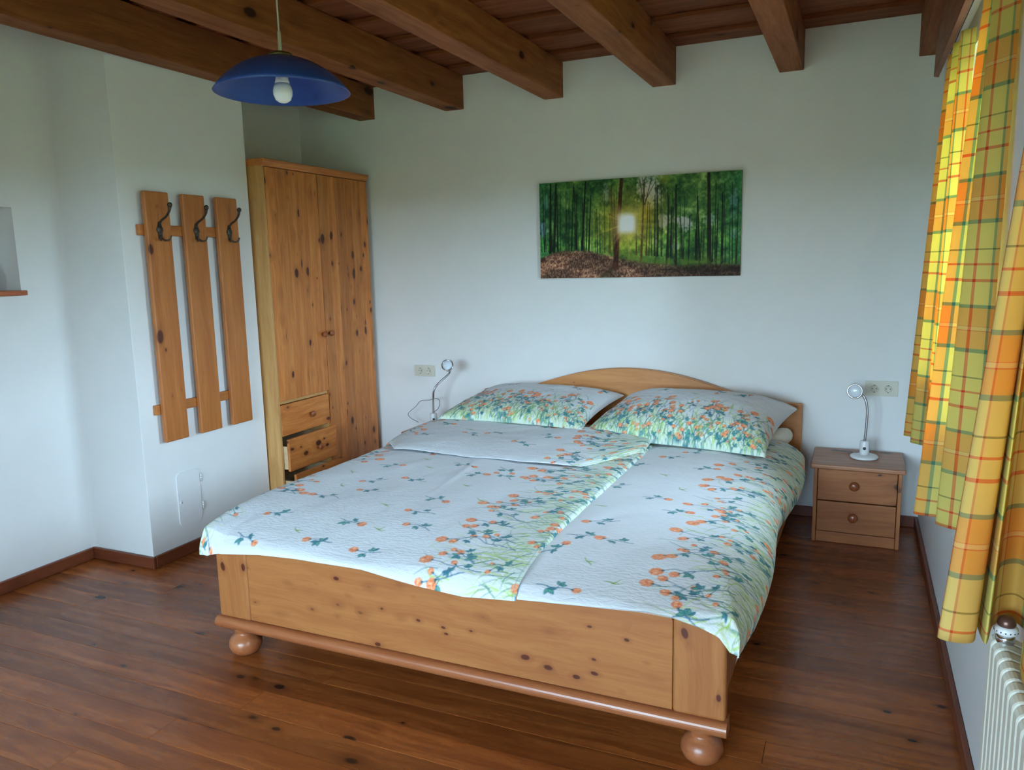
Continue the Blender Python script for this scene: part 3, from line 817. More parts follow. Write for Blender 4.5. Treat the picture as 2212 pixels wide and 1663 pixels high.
# ------------------------------------------------------------------ nightstands
def nightstand(x0, red, label):
    x1 = x0+0.453; yf, yb, zt = 4.248, (4.617 if red else 4.655), 0.426
    e = empty('nightstand', ((x0+x1)/2, 4.46, 0), label, 'nightstand', None, 'pine nightstands beside the bed')
    kt, kb = ('nightred', 'nightred') if red else ('nighttop', 'night')
    box('top', x0, x1, yf, yb, zt-0.024, zt, wood(kt, 'x'), e, 0.007, 3)
    s0, s1 = x0+0.018, x1-0.016
    for a in (s0, s1-0.018):
        box('side_panel', a, a+0.018, yf+0.014, yb-0.01, 0.001, zt-0.0245, wood(kb, 'z'), e, 0.002)
    box('back_panel', s0+0.019, s1-0.019, yb-0.022, yb-0.011, 0.03, zt-0.026, wood(kb, 'x'), e)
    for z0, z1 in ((0.062, 0.226), (0.232, zt-0.028)):
        d = box('drawer', s0+0.021, s1-0.021, yf+0.018, yf+0.036, z0, z1, wood(kb, 'x'), e, 0.002)
        zk = (z0+z1)/2+0.005
        lathe('knob', [(0.010, 0), (0.010, 0.008), (0.020, 0.014), (0.024, 0.020), (0.022, 0.027), (0.012, 0.031), (0, 0.032)], ((x0+x1)/2-0.012, yf+0.018, zk), wood('knob', 'y'), d, axis=(0, -1, 0), seg=20)
        box('drawer_box', s0+0.03, s1-0.03, yf+0.037, yb-0.03, z0+0.012, z1-0.03, wood('drawer', 'y'), d)
    box('plinth', s0+0.0195, s1-0.0195, yf+0.021, yf+0.038, 0.001, 0.058, wood(kb, 'x'), e, 0.002)
nightstand(-0.190, False, 'two-drawer pine nightstand between the bed and the window wall')
nightstand(-2.718, True, 'reddish pine nightstand half hidden behind the bed, beside the wardrobe')

# ------------------------------------------------------------------ bedside lamps
def bedside_lamp(base, stem, head, nrm, cord, label):
    bx, by, bz = base
    e = empty('bedside_lamp', base, label, 'lamp', None, 'gooseneck bedside lamps')
    lathe('base', [(0.066, 0), (0.070, 0.004), (0.070, 0.010), (0.064, 0.016), (0.030, 0.019)], base, M_WHITE, e, seg=36)
    ho = lathe('switch_housing', [(0.024, 0), (0.0245, 0.03), (0.0235, 0.072), (0.021, 0.076), (0.008, 0.077)], (bx, by, bz+0.0185), M_WHITE, e, seg=24)
    d = Vector((CAM.x-bx, CAM.y-by, 0)).normalized()
    lathe('switch_button', [(0.008, 0), (0.008, 0.003), (0.006, 0.0045)], Vector((bx, by, bz+0.056))+d*0.023, M_DARK, ho, axis=d, seg=14)
    pts = spline([(bx, by, bz+0.09)]+stem, 10)
    tube('gooseneck', pts, 0.0065, M_STEEL, e, 12)
    n = Vector(nrm).normalized(); h = Vector(head)
    hd = lathe('lamp_head', [(0.011, -0.085), (0.017, -0.078), (0.028, -0.05), (0.034, -0.02), (0.0365, -0.006)], h, M_WHITE, e, axis=n, seg=28, cap=True)
    lathe('rim', [(0.0365, -0.008), (0.040, -0.004), (0.0405, 0.002), (0.037, 0.006), (0.032, 0.004), (0.031, -0.004)], h, M_CHROME, hd, axis=n, seg=32, cap=False)
    lathe('lens', [(0.0315, -0.003), (0.0315, 0.0005), (0.018, 0.004), (0, 0.005)], h, M_LENS, hd, axis=n, seg=28)
    tube('cord', spline(cord, 8), 0.0022, M_CABLE, e, 6)
def px(u, v, ax, val):
    r = fw+rt2*((u-1106)/FPX)-up2*((v-831.5)/FPX); k = 'xyz'.index(ax)
    return CAM+r*((val-CAM[k])/r[k])
nl = Vector((0.30, -0.80, 0.42)).normalized()
hl = Vector((-2.445, 4.42, 0.856))
bedside_lamp((-2.585, 4.455, 0.427), [(-2.582, 4.455, 0.62), (-2.562, 4.455, 0.70), tuple(hl-nl*0.125+Vector((-0.012, 0.004, -0.018))), tuple(hl-nl*0.083)], hl, nl,
    [px(q[0], q[1], 'y', 4.58-0.05*k/12) for k, q in enumerate([(904, 912), (888, 903), (882, 893), (898, 878), (909, 866), (928, 864), (938, 860), (948, 863), (950, 872), (946, 883), (938, 892)])]
    + [(-2.535, 4.42, 0.462), (-2.56, 4.385, 0.449), (-2.62, 4.39, 0.447), (-2.64, 4.46, 0.448)], 'white gooseneck lamp with looped cable on the reddish nightstand')
nr = Vector((-0.10, -1.0, 0.10)).normalized()
hr = Vector((0.008, 4.40, 0.798))
bedside_lamp((0.068, 4.465, 0.427), [(0.073, 4.467, 0.62), (0.072, 4.47, 0.70), (0.056, 4.475, 0.755), tuple(hr-nr*0.083)], hr, nr,
    [(0.045, 4.50, 0.45), (0.0, 4.52, 0.436), (-0.03, 4.56, 0.432), (-0.07, 4.585, 0.430), (-0.10, 4.57, 0.433), (-0.06, 4.545, 0.437), (-0.01, 4.55, 0.440), (0.02, 4.53, 0.436), (-0.02, 4.60, 0.4305)], 'white gooseneck lamp on the nightstand near the curtains')

# ------------------------------------------------------------------ sockets
def socket(x0, x1, z0, z1, label):
    e = empty('wall_socket', ((x0+x1)/2, D, (z0+z1)/2), label, 'socket', None, 'double wall sockets beside the bed')
    prism('frame_plate', round_rect(x0, x1, z0, z1, 0.004), 'y', D-0.010, D-0.0005, M_CREAM, e, bev=0.002)
    zc = (z0+z1)/2
    for k in (0.29, 0.71):
        xc = x0+(x1-x0)*k
        ins = prism('insert', round_rect(xc-0.0275, xc+0.0275, zc-0.0275, zc+0.0275, 0.003), 'y', D-0.0125, D-0.0102, M_CREAM, e)
        lathe('socket_well', [(0.0215, 0), (0.0215, 0.0022), (0.0195, 0.0026), (0.0188, 0.0006), (0, 0.0004)], (xc, D-0.0125, zc), M_CREAM, ins, axis=(0, -1, 0), seg=24)
        for dx in (-0.0095, 0.0095):
            lathe('pin_hole', [(0.0028, 0), (0.0028, 0.0012), (0, 0.0013)], (xc+dx, D-0.0128, zc), M_GREY, ins, axis=(0, -1, 0), seg=10)
        for dz in (-0.0195, 0.0195):
            box('earth_clip', xc-0.003, xc+0.003, D-0.0158, D-0.0127, zc+dz-0.002, zc+dz+0.002, M_GREY, ins)
socket(-2.851, -2.687, 0.734, 0.814, 'cream double wall socket beside the looped-cable lamp')
socket(0.059, 0.2235, 0.733, 0.817, 'cream double wall socket above the nightstand near the curtains')

# ------------------------------------------------------------------ forest picture on canvas
def forest():
    x0, x1, z0, z1 = -1.8694, -0.628, 1.407, 2.001
    w, h = x1-x0, z1-z0
    nx, ny = 520, 250
    U, V = np.meshgrid(np.linspace(0, 1, nx), np.linspace(0, 1, ny))   # V up
    X = U*w/h; Y = V
    L = lambda c: np.array(c, np.float32)
    img = np.zeros((ny, nx, 3), np.float32)
    n1 = fbm(X*7, Y*6, 1, 5); n2 = fbm(X*22, Y*20, 8, 4); n3 = fbm(X*60, Y*50, 15, 3)
    f = np.clip(0.5*n1+0.35*n2+0.25*n3-0.08, 0, 1)
    dark, mid, lite = L((30, 66, 36)), L((84, 128, 60)), L((178, 204, 118))
    t1 = np.clip((f-0.28)/0.24, 0, 1)[..., None]; t2 = np.clip((f-0.52)/0.22, 0, 1)[..., None]
    img = dark*(1-t1)+mid*t1; img = img*(1-t2)+lite*t2
    # blue-green cast at both ends, lighter undergrowth band
    ends = np.clip(np.abs(U-0.5)*2-0.72, 0, 1)[..., None]*1.6
    img = img*(1-ends)+(img*L((0.55, 0.95, 1.1))+L((8, 24, 30)))*ends
    band = np.exp(-((V-0.36)/0.12)**2)[..., None]*np.clip(n2*2-0.5, 0, 1)[..., None]
    img = img+band*L((36, 56, 14))
    # pale sky gaps
    def gap(cx_, cy_, rx, ry, s, col=(196, 192, 186)):
        nonlocal img
        m = np.exp(-(((U-cx_)/rx)**2+((V-cy_)/ry)**2)**1.5)
        m = np.clip((m+1.3*(n2-0.5)+0.9*(n3-0.5))*1.7-0.62, 0, 1)[..., None]*s*(m > 0.02)[..., None]
        img = img*(1-m)+L(col)*m
    gap(0.575, 0.87, 0.065, 0.20, 1.0); gap(0.53, 0.93, 0.03, 0.12, 0.8)
    gap(0.355, 0.84, 0.018, 0.12, 0.6, (150, 168, 170)); gap(0.02, 0.52, 0.022, 0.09, 0.8, (128, 160, 190)); gap(0.035, 0.78, 0.016, 0.1, 0.45, (120, 160, 170))
    gap(0.64, 0.56, 0.035, 0.08, 0.9); gap(0.74, 0.52, 0.05, 0.09, 0.9); gap(0.86, 0.55, 0.03, 0.07, 0.6, (170, 196, 200)); gap(0.60, 0.36, 0.012, 0.07, 0.8)
    gap(0.965, 0.72, 0.02, 0.16, 0.5, (120, 160, 170)); gap(0.97, 0.4, 0.02, 0.06, 0.5, (140, 180, 176)); gap(0.70, 0.30, 0.02, 0.04, 0.5)
    # yellow glow around the sun, autumn leaves
    sx_, sy_ = 0.458, 0.545
    rs = np.hypot((U-sx_)*w/h, (V-sy_)*1.05)
    gl = np.clip(1-rs/0.52, 0, 1)
    m = (gl**1.1*(0.55+0.6*n2))[..., None]; m = np.clip(m, 0, 0.85)
    img = img*(1-m)+(L((206, 170, 40))*(0.55+0.75*f[..., None]))*m
    yl = np.exp(-(((U-0.575)/0.05)**2+((V-0.66)/0.16)**2))[..., None]*np.clip(n1*2-0.3, 0, 1)[..., None]*0.7
    img = img*(1-yl)+L((188, 144, 28))*yl
    yl = np.exp(-(((U-0.645)/0.03)**2+((V-0.85)/0.2)**2))[..., None]*np.clip(n1*2-0.3, 0, 1)[..., None]*0.6
    img = img*(1-yl)+L((184, 160, 40))*yl
    # trunks: (u at base, u at top, base v, top v, half width, colour)
    def trunk(ub, ut, vb, vt, hw, col, al=1.0, bend=0.0):
        nonlocal img
        t = np.clip((V-vb)/(vt-vb), 0, 1)
        uc = ub+(ut-ub)*t+bend*np.sin(np.pi*t)
        d = np.abs(U-uc); ww = hw*(1.15-0.5*t)
        m = np.clip((ww-d)*nx*0.9+0.5, 0, 1)*((V >= vb) & (V <= vt))*al
        img = img*(1-m[..., None])+L(col)*m[..., None]*(0.75+0.5*n3[..., None])
    rr_ = np.random.default_rng(5)
    for k in range(95):
        u = rr_.uniform(0.01, 0.99); 
        if abs(u-0.46) < 0.04: continue
        vb = 0.22+0.06*math.cos(u*3)-0.12*max(0, u-0.6); vt = rr_.uniform(0.45, 0.95)
        trunk(u, u+rr_.normal(0, .004), vb, vt, rr_.uniform(.0012, .0028), (22, 34, 18) if abs(u-.46) > .12 else (84, 66, 22), .9)
    for a in [(0.055, 0.062, .26, .99, .0065, (24, 30, 18)), (0.075, 0.092, .24, .99, .0065, (30, 32, 20)), (0.225, 0.248, .22, .99, .005, (18, 28, 16)), (0.262, 0.275, .26, .85, .004, (28, 40, 20)),
              (0.17, 0.185, .27, .97, .003, (20, 32, 16)), (0.20, 0.20, .27, .9, .0025, (20, 32, 16)), (0.14, 0.145, .28, .9, .002, (24, 40, 20)), (0.11, 0.115, .28, .9, .002, (24, 40, 20)),
              (0.53, 0.545, .15, .95, .005, (96, 66, 22)), (0.60, 0.62, .14, .5, .003, (70, 64, 24)), (0.655, 0.665, .11, .8, .004, (36, 40, 20)), (0.70, 0.698, .07, .9, .0055, (34, 36, 22)),
              (0.76, 0.765, .10, .6, .003, (28, 38, 22)), (0.815, 0.80, .03, .78, .004, (26, 34, 22)), (0.86, 0.85, .02, 1.0, .010, (36, 40, 26)), (0.89, 0.895, .1, .7, .003, (22, 40, 26)), (0.915, 0.915, .12, .8, .004, (20, 36, 24)), (0.675, 0.682, .12, .6, .002, (40, 50, 24))]:
        trunk(*a)
    for (a, b, c, d) in ((0.545, 0.52, .72, .98), (0.548, 0.58, .72, .98), (0.55, 0.60, .76, .95), (0.548, 0.535, .8, .99)):
        trunk(a, b, c, d, .0018, (52, 50, 40))
    # forest floor
    gy = 0.275-0.06*np.clip((U-0.25)/0.2, 0, 1)-0.10*np.clip((U-0.45)/0.3, 0, 1)+0.02*np.sin(U*9)-0.05*np.clip((0.1-U)/0.1, 0, 1)
    g = np.clip((gy-V)*40+(n2-.5)*1.6, 0, 1)[..., None]
    lf = np.clip((fbm(X*90, Y*70, 40, 3)-0.3)*2, 0, 1)[..., None]
    sh = np.clip((fbm(X*5, Y*14, 44, 3)-0.38)*3.2, 0, 1)[..., None]
    gcol = (L((110, 66, 50))*(1-lf)+L((222, 170, 134))*lf)*(0.62+0.45*sh)
    gcol = gcol*(1-0.5*np.clip((U-0.58)*5, 0, 1)[..., None])
    img = img*(1-g)+gcol*g
    ug = (np.exp(-((V-(gy+0.01))/0.045)**2)*np.clip((U-0.3)*6, 0, 1)*np.clip(n2*2-.4, 0, 1))[..., None]*0.8
    img = img*(1-ug)+L((96, 120, 40))*ug
    # foreground trunk and its shadow
    trunk(0.400, 0.432, .10, 1.0, .012, (62, 36, 22))
    fl = np.clip(1-np.abs(U-0.398)/(0.012+0.03*np.clip((0.16-V)/0.06, 0, 1)), 0, 1)*(V > 0.09)*(V < 0.16)
    img = img*(1-fl[..., None])+L((86, 50, 32))*fl[..., None]
    tl = np.exp(-((V-0.52)/0.2)**2)[..., None]*np.clip(1-np.abs(U-0.418)/0.013, 0, 1)[..., None]*0.75
    img = img*(1-tl)+L((186, 108, 48))*tl
    sd = np.clip(1-np.abs(U-(0.395-(0.10-V)*0.7))/0.028, 0, 1)*(V < 0.10)*0.75
    img = img*(1-sd[..., None])+L((70, 58, 34))*sd[..., None]
    # sun burst: rays and white core
    ang = np.arctan2(V-sy_, (U-sx_)*w/h)
    ray = (np.clip(np.cos(ang*9+0.6), 0, 1)**10+0.7*np.clip(np.cos(ang*14+2), 0, 1)**14)*np.clip(1-rs/0.45, 0, 1)*0.5
    ray = np.where(V < sy_+0.1, ray, ray*0.3)[..., None]
    img = img*(1-ray)+L((226, 190, 90))*ray
    q = np.maximum(np.abs(U-sx_)*w/h*1.0, np.abs(V-sy_)*0.95)
    qq = np.abs(((np.abs(U-sx_)*w/h)**5+(np.abs(V-sy_)*0.95)**5))**0.2+0.03*(n2-.5)*(V > sy_)
    hal = np.clip(1-(qq-0.06)/0.16, 0, 1)**1.8*0.85; img = img*(1-hal[..., None])+L((236, 206, 130))*hal[..., None]
    core = np.clip((0.112-qq)/0.05, 0, 1)[..., None]; img = img*(1-core)+L((240, 238, 232))*core
    c = np.clip(img, 0, 255)/255
    c = np.where(c <= 0.04045, c/12.92, ((c+0.055)/1.055)**2.4)
    P = np.stack([x0+U*w, np.full_like(U, D-0.0245), z0+V*h], -1)
    e = empty('forest_picture', ((x0+x1)/2, D, z0), 'frameless canvas print of a sunlit green forest above the bed', 'picture')
    # front with the print, wrapped edges as a real box behind it
    grid_mesh('printed_canvas', P, c, np.stack([U, V], -1), M_CANVAS, e, smooth=False)
    box('stretcher', x0+0.0005, x1-0.0005, D-0.024, D-0.002, z0+0.0005, z1-0.0005, plain('canvas_edge', s2l((66, 74, 50)), 0.7, noise=0.5, nscale=18), e, 0.0)
forest()

# ------------------------------------------------------------------ wardrobe
def wardrobe():
    xf, xb = -3.147, XR+0.004; y0, y1, zt = 3.583, 4.622, 2.134
    e = empty('wardrobe', (-3.43, (y0+y1)/2, 0), 'tall knotty pine wardrobe with two doors and half-open lower drawers', 'wardrobe')
    xi = xf-0.020
    box('side_panel', xb, xf-0.001, y0, y0+0.018, 0.001, zt-0.04, wood('wardside', 'z'), e, 0.002)
    box('side_panel', xb, xi, y1-0.018, y1, 0.001, zt-0.04, wood('wardside', 'z'), e, 0.002)
    box('top_panel', xb, xi, y0+0.0185, y1-0.0185, zt-0.062, zt-0.042, wood('wardside', 'y'), e)
    box('bottom_panel', xb, xi, y0+0.0185, y1-0.0185, 0.045, 0.063, wood('wardside', 'y'), e)
    box('back_panel', xb, xb+0.01, y0+0.0185, y1-0.0185, 0.065, zt-0.064, wood('ward', 'z'), e)
    box('divider', xb+0.011, xi, 4.073, 4.091, 0.064, zt-0.064, wood('wardside', 'z'), e)
    box('shelf', xb+0.011, xi+0.006, y0+0.0185, 4.0725, 0.694, 0.712, wood('wardside', 'y'), e)
    # cornice
    cp = [(xb, zt-0.041), (xf-0.002, zt-0.041), (xf+0.006, zt-0.034), (xf+0.008, zt-0.022), (xf+0.016, zt-0.014), (xf+0.018, zt-0.003), (xf+0.014, zt), (xb, zt)]
    bm = bmesh.new()
    A = [bm.verts.new((p[0], y0-0.004, p[1])) for p in cp]; B = [bm.verts.new((p[0], y1+0.004, p[1])) for p in cp]
    bm.faces.new(A); bm.faces.new(B[::-1])
    for i in range(len(cp)): bm.faces.new((A[i], B[i], B[(i+1) % len(cp)], A[(i+1) % len(cp)]))
    from_bm('cornice', bm, wood('ward', 'y'), e)
    box('plinth', xi-0.03, xi-0.012, y0+0.0185, y1-0.0185, 0.001, 0.044, wood('ward', 'y'), e)
    def door(ya, yb, z0, z1, n, ky):
        d = box('door', xi+0.001, xi+0.008, ya, yb, z0, z1, wood('ward', 'z'), e)
        ws = np.array([1+0.25*random.uniform(-1, 1) for _ in range(n)]); ws = np.cumsum(np.concatenate([[0], ws]))/ws.sum()
        for a, b in zip(ws[:-1], ws[1:]):
            box('board', xi+0.0082, xf, ya+(yb-ya)*a+0.0006, ya+(yb-ya)*b-0.0006, z0, z1, wood('ward', 'z'), d, 0.0012, 1)
        lathe('knob', [(0.009, 0), (0.008, 0.010), (0.016, 0.016), (0.020, 0.023), (0.018, 0.030), (0.009, 0.034), (0, 0.035)], (xf, ky, 1.085), wood('knob', 'x'), d, axis=(1, 0, 0), seg=18)
    door(y0+0.019, 4.077, 0.714, zt-0.045, 5, 4.045)
    door(4.081, y1-0.003, 0.066, zt-0.045, 6, 4.115)
    for z0, z1, out in ((0.499, 0.690, 0.0), (0.284, 0.484, 0.045), (0.072, 0.270, 0.085)):
        dr = box('drawer', xf-0.018+out, xf+out, y0+0.020, 4.070, z0, z1, wood('ward', 'y'), e, 0.003)
        lathe('knob', [(0.009, 0), (0.008, 0.010), (0.016, 0.016), (0.020, 0.023), (0.018, 0.030), (0.009, 0.034), (0, 0.035)], (xf+out, 3.875, (z0+z1)/2), wood('knob', 'x'), dr, axis=(1, 0, 0), seg=18)
        for ya in (y0+0.024, 4.048):
            box('drawer_side', xb+0.05+out, xf-0.019+out, ya, ya+0.014, z0+0.012, z1-0.045, wood('drawer', 'x'), dr)
        box('drawer_bottom', xb+0.05+out, xf-0.019+out, y0+0.039, 4.047, z0+0.014, z0+0.022, wood('drawer', 'x'), dr)
wardrobe()

# ------------------------------------------------------------------ coat rack
def coat_rack():
    e = empty('coat_rack', (XC, 3.1, 1.26), 'wall coat rack of three vertical pine boards with bronze hooks', 'coat rack')
    for z0, z1 in ((1.684, 1.737), (0.784, 0.834)):
        box('batten', XC+0.0005, XC+0.024, 2.772, 3.405, z0, z1, wood('rack', 'y'), e, 0.003)
    for a, b in ((2.796, 2.946), (3.033, 3.182), (3.265, 3.419)):
        box('board', XC+0.0245, XC+0.050, a, b, 0.638, 1.898, wood('rack', 'z'), e, 0.007, 3)
        yc = (a+b)/2; xf = XC+0.050; zc = 1.712
        hk = empty('hook', (xf, yc, zc), parent=e)
        lathe('rosette', [(0.020, 0), (0.021, 0.003), (0.017, 0.007), (0.009, 0.010), (0, 0.011)], (xf, yc, zc), M_IRON, hk, axis=(1, 0, 0), seg=9, smooth=False)
        prism('back_plate', [(yc-0.010, zc-0.045), (yc+0.010, zc-0.045), (yc+0.013, zc-0.015), (yc+0.012, zc+0.02), (yc+0.006, zc+0.038), (yc-0.006, zc+0.038), (yc-0.012, zc+0.02), (yc-0.013, zc-0.015)], 'x', xf, xf+0.005, M_IRON, hk)
        p = spline([(xf+0.004, yc, zc+0.03), (xf+0.020, yc, zc+0.045), (xf+0.052, yc, zc+0.062), (xf+0.075, yc, zc+0.085), (xf+0.083, yc, zc+0.112)], 6)
        n = len(p); tube('upper_arm', p, [0.006+0.004*max(0, (i/n-0.7))/0.3 for i in range(n)], M_IRON, hk, 10)
        q = p[-1]; lathe('arm_tip', [(0.0, -0.008), (0.009, -0.005), (0.0125, 0.003), (0.011, 0.012), (0.005, 0.017), (0, 0.018)], q, M_IRON, hk, axis=(0.2, 0, 1), seg=12)
        for s in (-1, 1):
            p = spline([(xf+0.004, yc, zc-0.036), (xf+0.016, yc+s*0.012, zc-0.052), (xf+0.034, yc+s*0.026, zc-0.050), (xf+0.042, yc+s*0.033, zc-0.030)], 6)
            tube('lower_prong', p, 0.0042, M_IRON, hk, 8)
coat_rack()

# access flap in the chimney breast
fl = empty('chimney_flap', (XC, 2.95, 0.158), 'white painted chimney access flap low on the wall under the coat rack', 'flap')
prism('flap_door', round_rect(2.873, 3.027, 0.160, 0.449, 0.022), 'x', XC+0.0005, XC+0.006, M_WHITE, fl, bev=0.002)
for z in (0.214, 0.368):
    tube('hinge', [(XC+0.006, 3.036, z), (XC+0.006, 3.036, z+0.042)], 0.0045, M_WHITE, fl, 8)
    for dz in (0.014, 0.028):
        tube('hinge_gap', [(XC+0.0062, 3.036, z+dz), (XC+0.0062, 3.036, z+dz+0.0018)], 0.0047, M_GREY, fl, 8)
lathe('flap_lock', [(0.010, 0), (0.009, 0.003), (0.004, 0.004), (0, 0.004)], (XC+0.006, 2.89, 0.29), M_WHITE, fl, axis=(1, 0, 0), seg=14)
box('key_slot', XC+0.0095, XC+0.0105, 2.888, 2.892, 0.286, 0.291, M_GREY, fl)

# niche sill and ornament
sl = tag(box('niche_shelf', XL-ND+0.002, XL+0.022, NY0-0.02, NY1+0.018, NZ0-0.008, NZ0+0.016, wood('sill', 'y'), None, 0.004), 'reddish wooden shelf board at the bottom of the wall niche', 'shelf')
vz = NZ0+0.0165
vo = empty('ornament_jar', (XL-0.075, 2.322, vz), 'small white jar with dark marks standing in the wall niche', 'jar')
jar = lathe('jar_body', [(0.030, 0), (0.040, 0.006), (0.052, 0.04), (0.054, 0.07), (0.044, 0.10), (0.034, 0.115), (0.036, 0.125), (0.030, 0.126)], (XL-0.075, 2.322, vz), M_WHITE, vo, seg=28)
for dz, a in ((0.05, 20), (0.07, 55), (0.035, -30)):
    c = Vector((math.cos(R(a)), math.sin(R(a)), 0))
    lathe('dark_mark', [(0.005, 0), (0.004, 0.0015), (0, 0.002)], Vector((XL-0.075, 2.322, vz+dz))+c*0.0525, M_DARK, jar, axis=c, seg=8)

# ------------------------------------------------------------------ pendant lamp
def pendant():
    LX, LY = -1.7, 2.12
    c = px(611, 200, 'y', LY); LX = c.x; zr = c.z
    e = empty('pendant_lamp', (LX, LY, zr), 'blue glass dome pendant lamp with a bare white bulb', 'pendant lamp')
    r = 0.218; hgt = 0.112
    RS = (r*r+hgt*hgt)/(2*hgt)                       # spherical cap
    po = []
    for k in range(19):
        q = r+(0.022-r)*k/18
        po.append((q, math.sqrt(RS*RS-q*q)-(RS-hgt)))
    pi_ = [(max(a-0.004, 0.020), b-0.0035) for a, b in po]; pi_[0] = (r-0.004, 0.0)
    ring = po[::-1]+pi_
    lathe('shade', ring, (LX, LY, zr), M_BLUE, e, seg=64, cap=False)
    lathe('cap', [(0.040, hgt-0.002), (0.038, hgt+0.008), (0.022, hgt+0.014), (0.009, hgt+0.016)], (LX, LY, zr), plain('brass_cap', s2l((110, 96, 58)), 0.4, metal=0.6), e, seg=24)
    lathe('cord_sleeve', [(0.0075, hgt+0.015), (0.0065, hgt+0.02), (0.0055, hgt+0.075), (0.003, hgt+0.08)], (LX, LY, zr), M_CORD, e, seg=12)
    tube('cord', [(LX, LY, zr+hgt+0.07), (LX-0.001, LY, zr+0.5), (LX, LY, ZC-0.02)], 0.0028, M_CORD, e, 8)
    lathe('ceiling_rose', [(0.01, -0.06), (0.04, -0.05), (0.045, -0.0005)], (LX, LY, ZC), M_WHITE, e, seg=20)
    b = lathe('bulb', [(0.0, -0.034), (0.012, -0.032), (0.024, -0.024), (0.0305, -0.008), (0.0315, 0.004), (0.029, 0.016), (0.0245, 0.027)], (LX, LY, zr), M_BULB, e, seg=28)
    lathe('bulb_collar', [(0.0245, 0.0265), (0.0205, 0.042), (0.0185, 0.058), (0.0185, 0.084)], (LX, LY, zr), M_WHITE, b, seg=24)
pendant()

# ------------------------------------------------------------------ curtains
def mat_curtain():
    m = bpy.data.materials.new('plaid_curtain_cloth'); m.use_nodes = True; t = NT(m)
    b = t.n['Principled BSDF']; out = t.n['Material Output']
    uv = t.new('ShaderNodeUVMap'); uv.uv_map = 'cloth'
    sp = t.new('ShaderNodeSeparateXYZ'); t.link(uv.outputs[0], sp.inputs[0])
    Y_, O_, G_, T_, RD, PL = s2l((240, 228, 142)), s2l((246, 182, 84)), s2l((104, 156, 128)), s2l((130, 130, 76)), s2l((234, 98, 56)), s2l((248, 214, 140))
    def seq(items):
        out_, p = [], 0.0
        tot = sum(i[0] for i in items)
        for wdt, c in items: out_.append((p/tot, c)); p += wdt
        return out_, tot
    weft, tv = seq([(10, G_), (49, O_), (2, RD), (10, PL), (2, RD), (49, O_), (10, G_), (62, Y_), (8, RD), (38, Y_), (6, RD), (36, Y_), (3, T_), (69, Y_)])
    warp, tw = seq([(10, G_), (62, O_), (4, RD), (22, PL), (4, RD), (66, O_), (10, G_), (50, Y_), (11, RD), (80, Y_), (11, RD), (56, Y_)])
    fv = t.math('FRACT', t.math('DIVIDE', t.math('ADD', sp.outputs[1], 0.3545*4-0.876), tv/1000.0)); fu = t.math('FRACT', t.math('DIVIDE', t.math('ADD', sp.outputs[0], tw/1000.0*4), tw/1000.0))
    cv = t.ramp(fv, weft, 'CONSTANT'); cu = t.ramp(fu, warp, 'CONSTANT')
    mul = t.mix(1.0, cv, cu, 'MULTIPLY'); avg = t.mix(0.5, cv, cu)
    col = t.mix(0.22, avg, mul)
    t.link(col, b.inputs['Base Color']); b.inputs['Roughness'].default_value = 0.9; b.inputs['Specular IOR Level'].default_value = 0.15
    n = t.new('ShaderNodeTexNoise'); n.inputs['Scale'].default_value = 700; t.link(uv.outputs[0], n.inputs['Vector'])
    bp = t.new('ShaderNodeBump'); bp.inputs['Strength'].default_value = 0.15; bp.inputs['Distance'].default_value = 0.001
    t.link(n.outputs[0], bp.inputs['Height']); t.link(bp.outputs[0], b.inputs['Normal'])
    tr = t.new('ShaderNodeBsdfTranslucent'); t.link(col, tr.inputs[0])
    mx = t.new('ShaderNodeMixShader'); mx.inputs[0].default_value = 0.45
    t.link(b.outputs[0], mx.inputs[1]); t.link(tr.outputs[0], mx.inputs[2]); t.link(mx.outputs[0], out.inputs[0])
    return m
M_CURT = mat_curtain()
def curtain(path_top, path_hem, ztop, zhem, u_near, u_far, label):
    """path_*: xy polylines across the cloth at the heading and at the hem, near end first"""
    n = 34
    T = np.array([tuple(q)[:2] for q in spline([(a, b, 0) for a, b in path_top], n)])
    H = np.array([tuple(q)[:2] for q in spline([(a, b, 0) for a, b in path_hem], n)])
    s = np.concatenate([[0], np.cumsum(np.hypot(*np.diff(H, axis=0).T))])
    off = u_near if u_far is None else u_far-s[-1]
    nz = 60; t = np.linspace(0, 1, nz)[:, None]
    X = T[None, :, 0]*(1-t)+H[None, :, 0]*t; Y = T[None, :, 1]*(1-t)+H[None, :, 1]*t
    Z = np.repeat(ztop+(zhem-ztop)*t, len(s), 1)
    V = Z.copy(); U = np.repeat(s[None, :], nz, 0)+off
    o = grid_mesh('curtain', np.stack([X, Y, Z], -1), None, np.stack([U, V], -1), M_CURT)
    md = o.modifiers.new('cloth thickness', 'SOLIDIFY'); md.thickness = 0.0016; md.offset = 0
    return tag(o, label, 'curtain', 'plaid curtains')
# far curtain of the far window
curtain([(0.335, 3.22), (0.292, 3.26), (0.325, 3.34), (0.285, 3.43), (0.325, 3.52), (0.285, 3.62), (0.325, 3.70)],
        [(0.325, 3.40), (0.276, 3.52), (0.305, 3.60), (0.235, 3.68), (0.30, 3.76), (0.216, 3.82), (0.31, 3.93)], 2.27, 0.70, 0, 0.205, 'orange and yellow plaid curtain farthest from the camera, beside the nightstand')
# near curtain of the far window
curtain([(0.352, 2.46), (0.338, 2.475), (0.303, 2.55), (0.335, 2.62), (0.298, 2.70), (0.340, 2.76)],
        [(0.330, 2.41), (0.312, 2.44), (0.240, 2.50), (0.262, 2.56), (0.186, 2.585), (0.27, 2.68)], 2.27, 0.715, 0.150, None, 'yellow and orange plaid curtain at the near side of the far window')
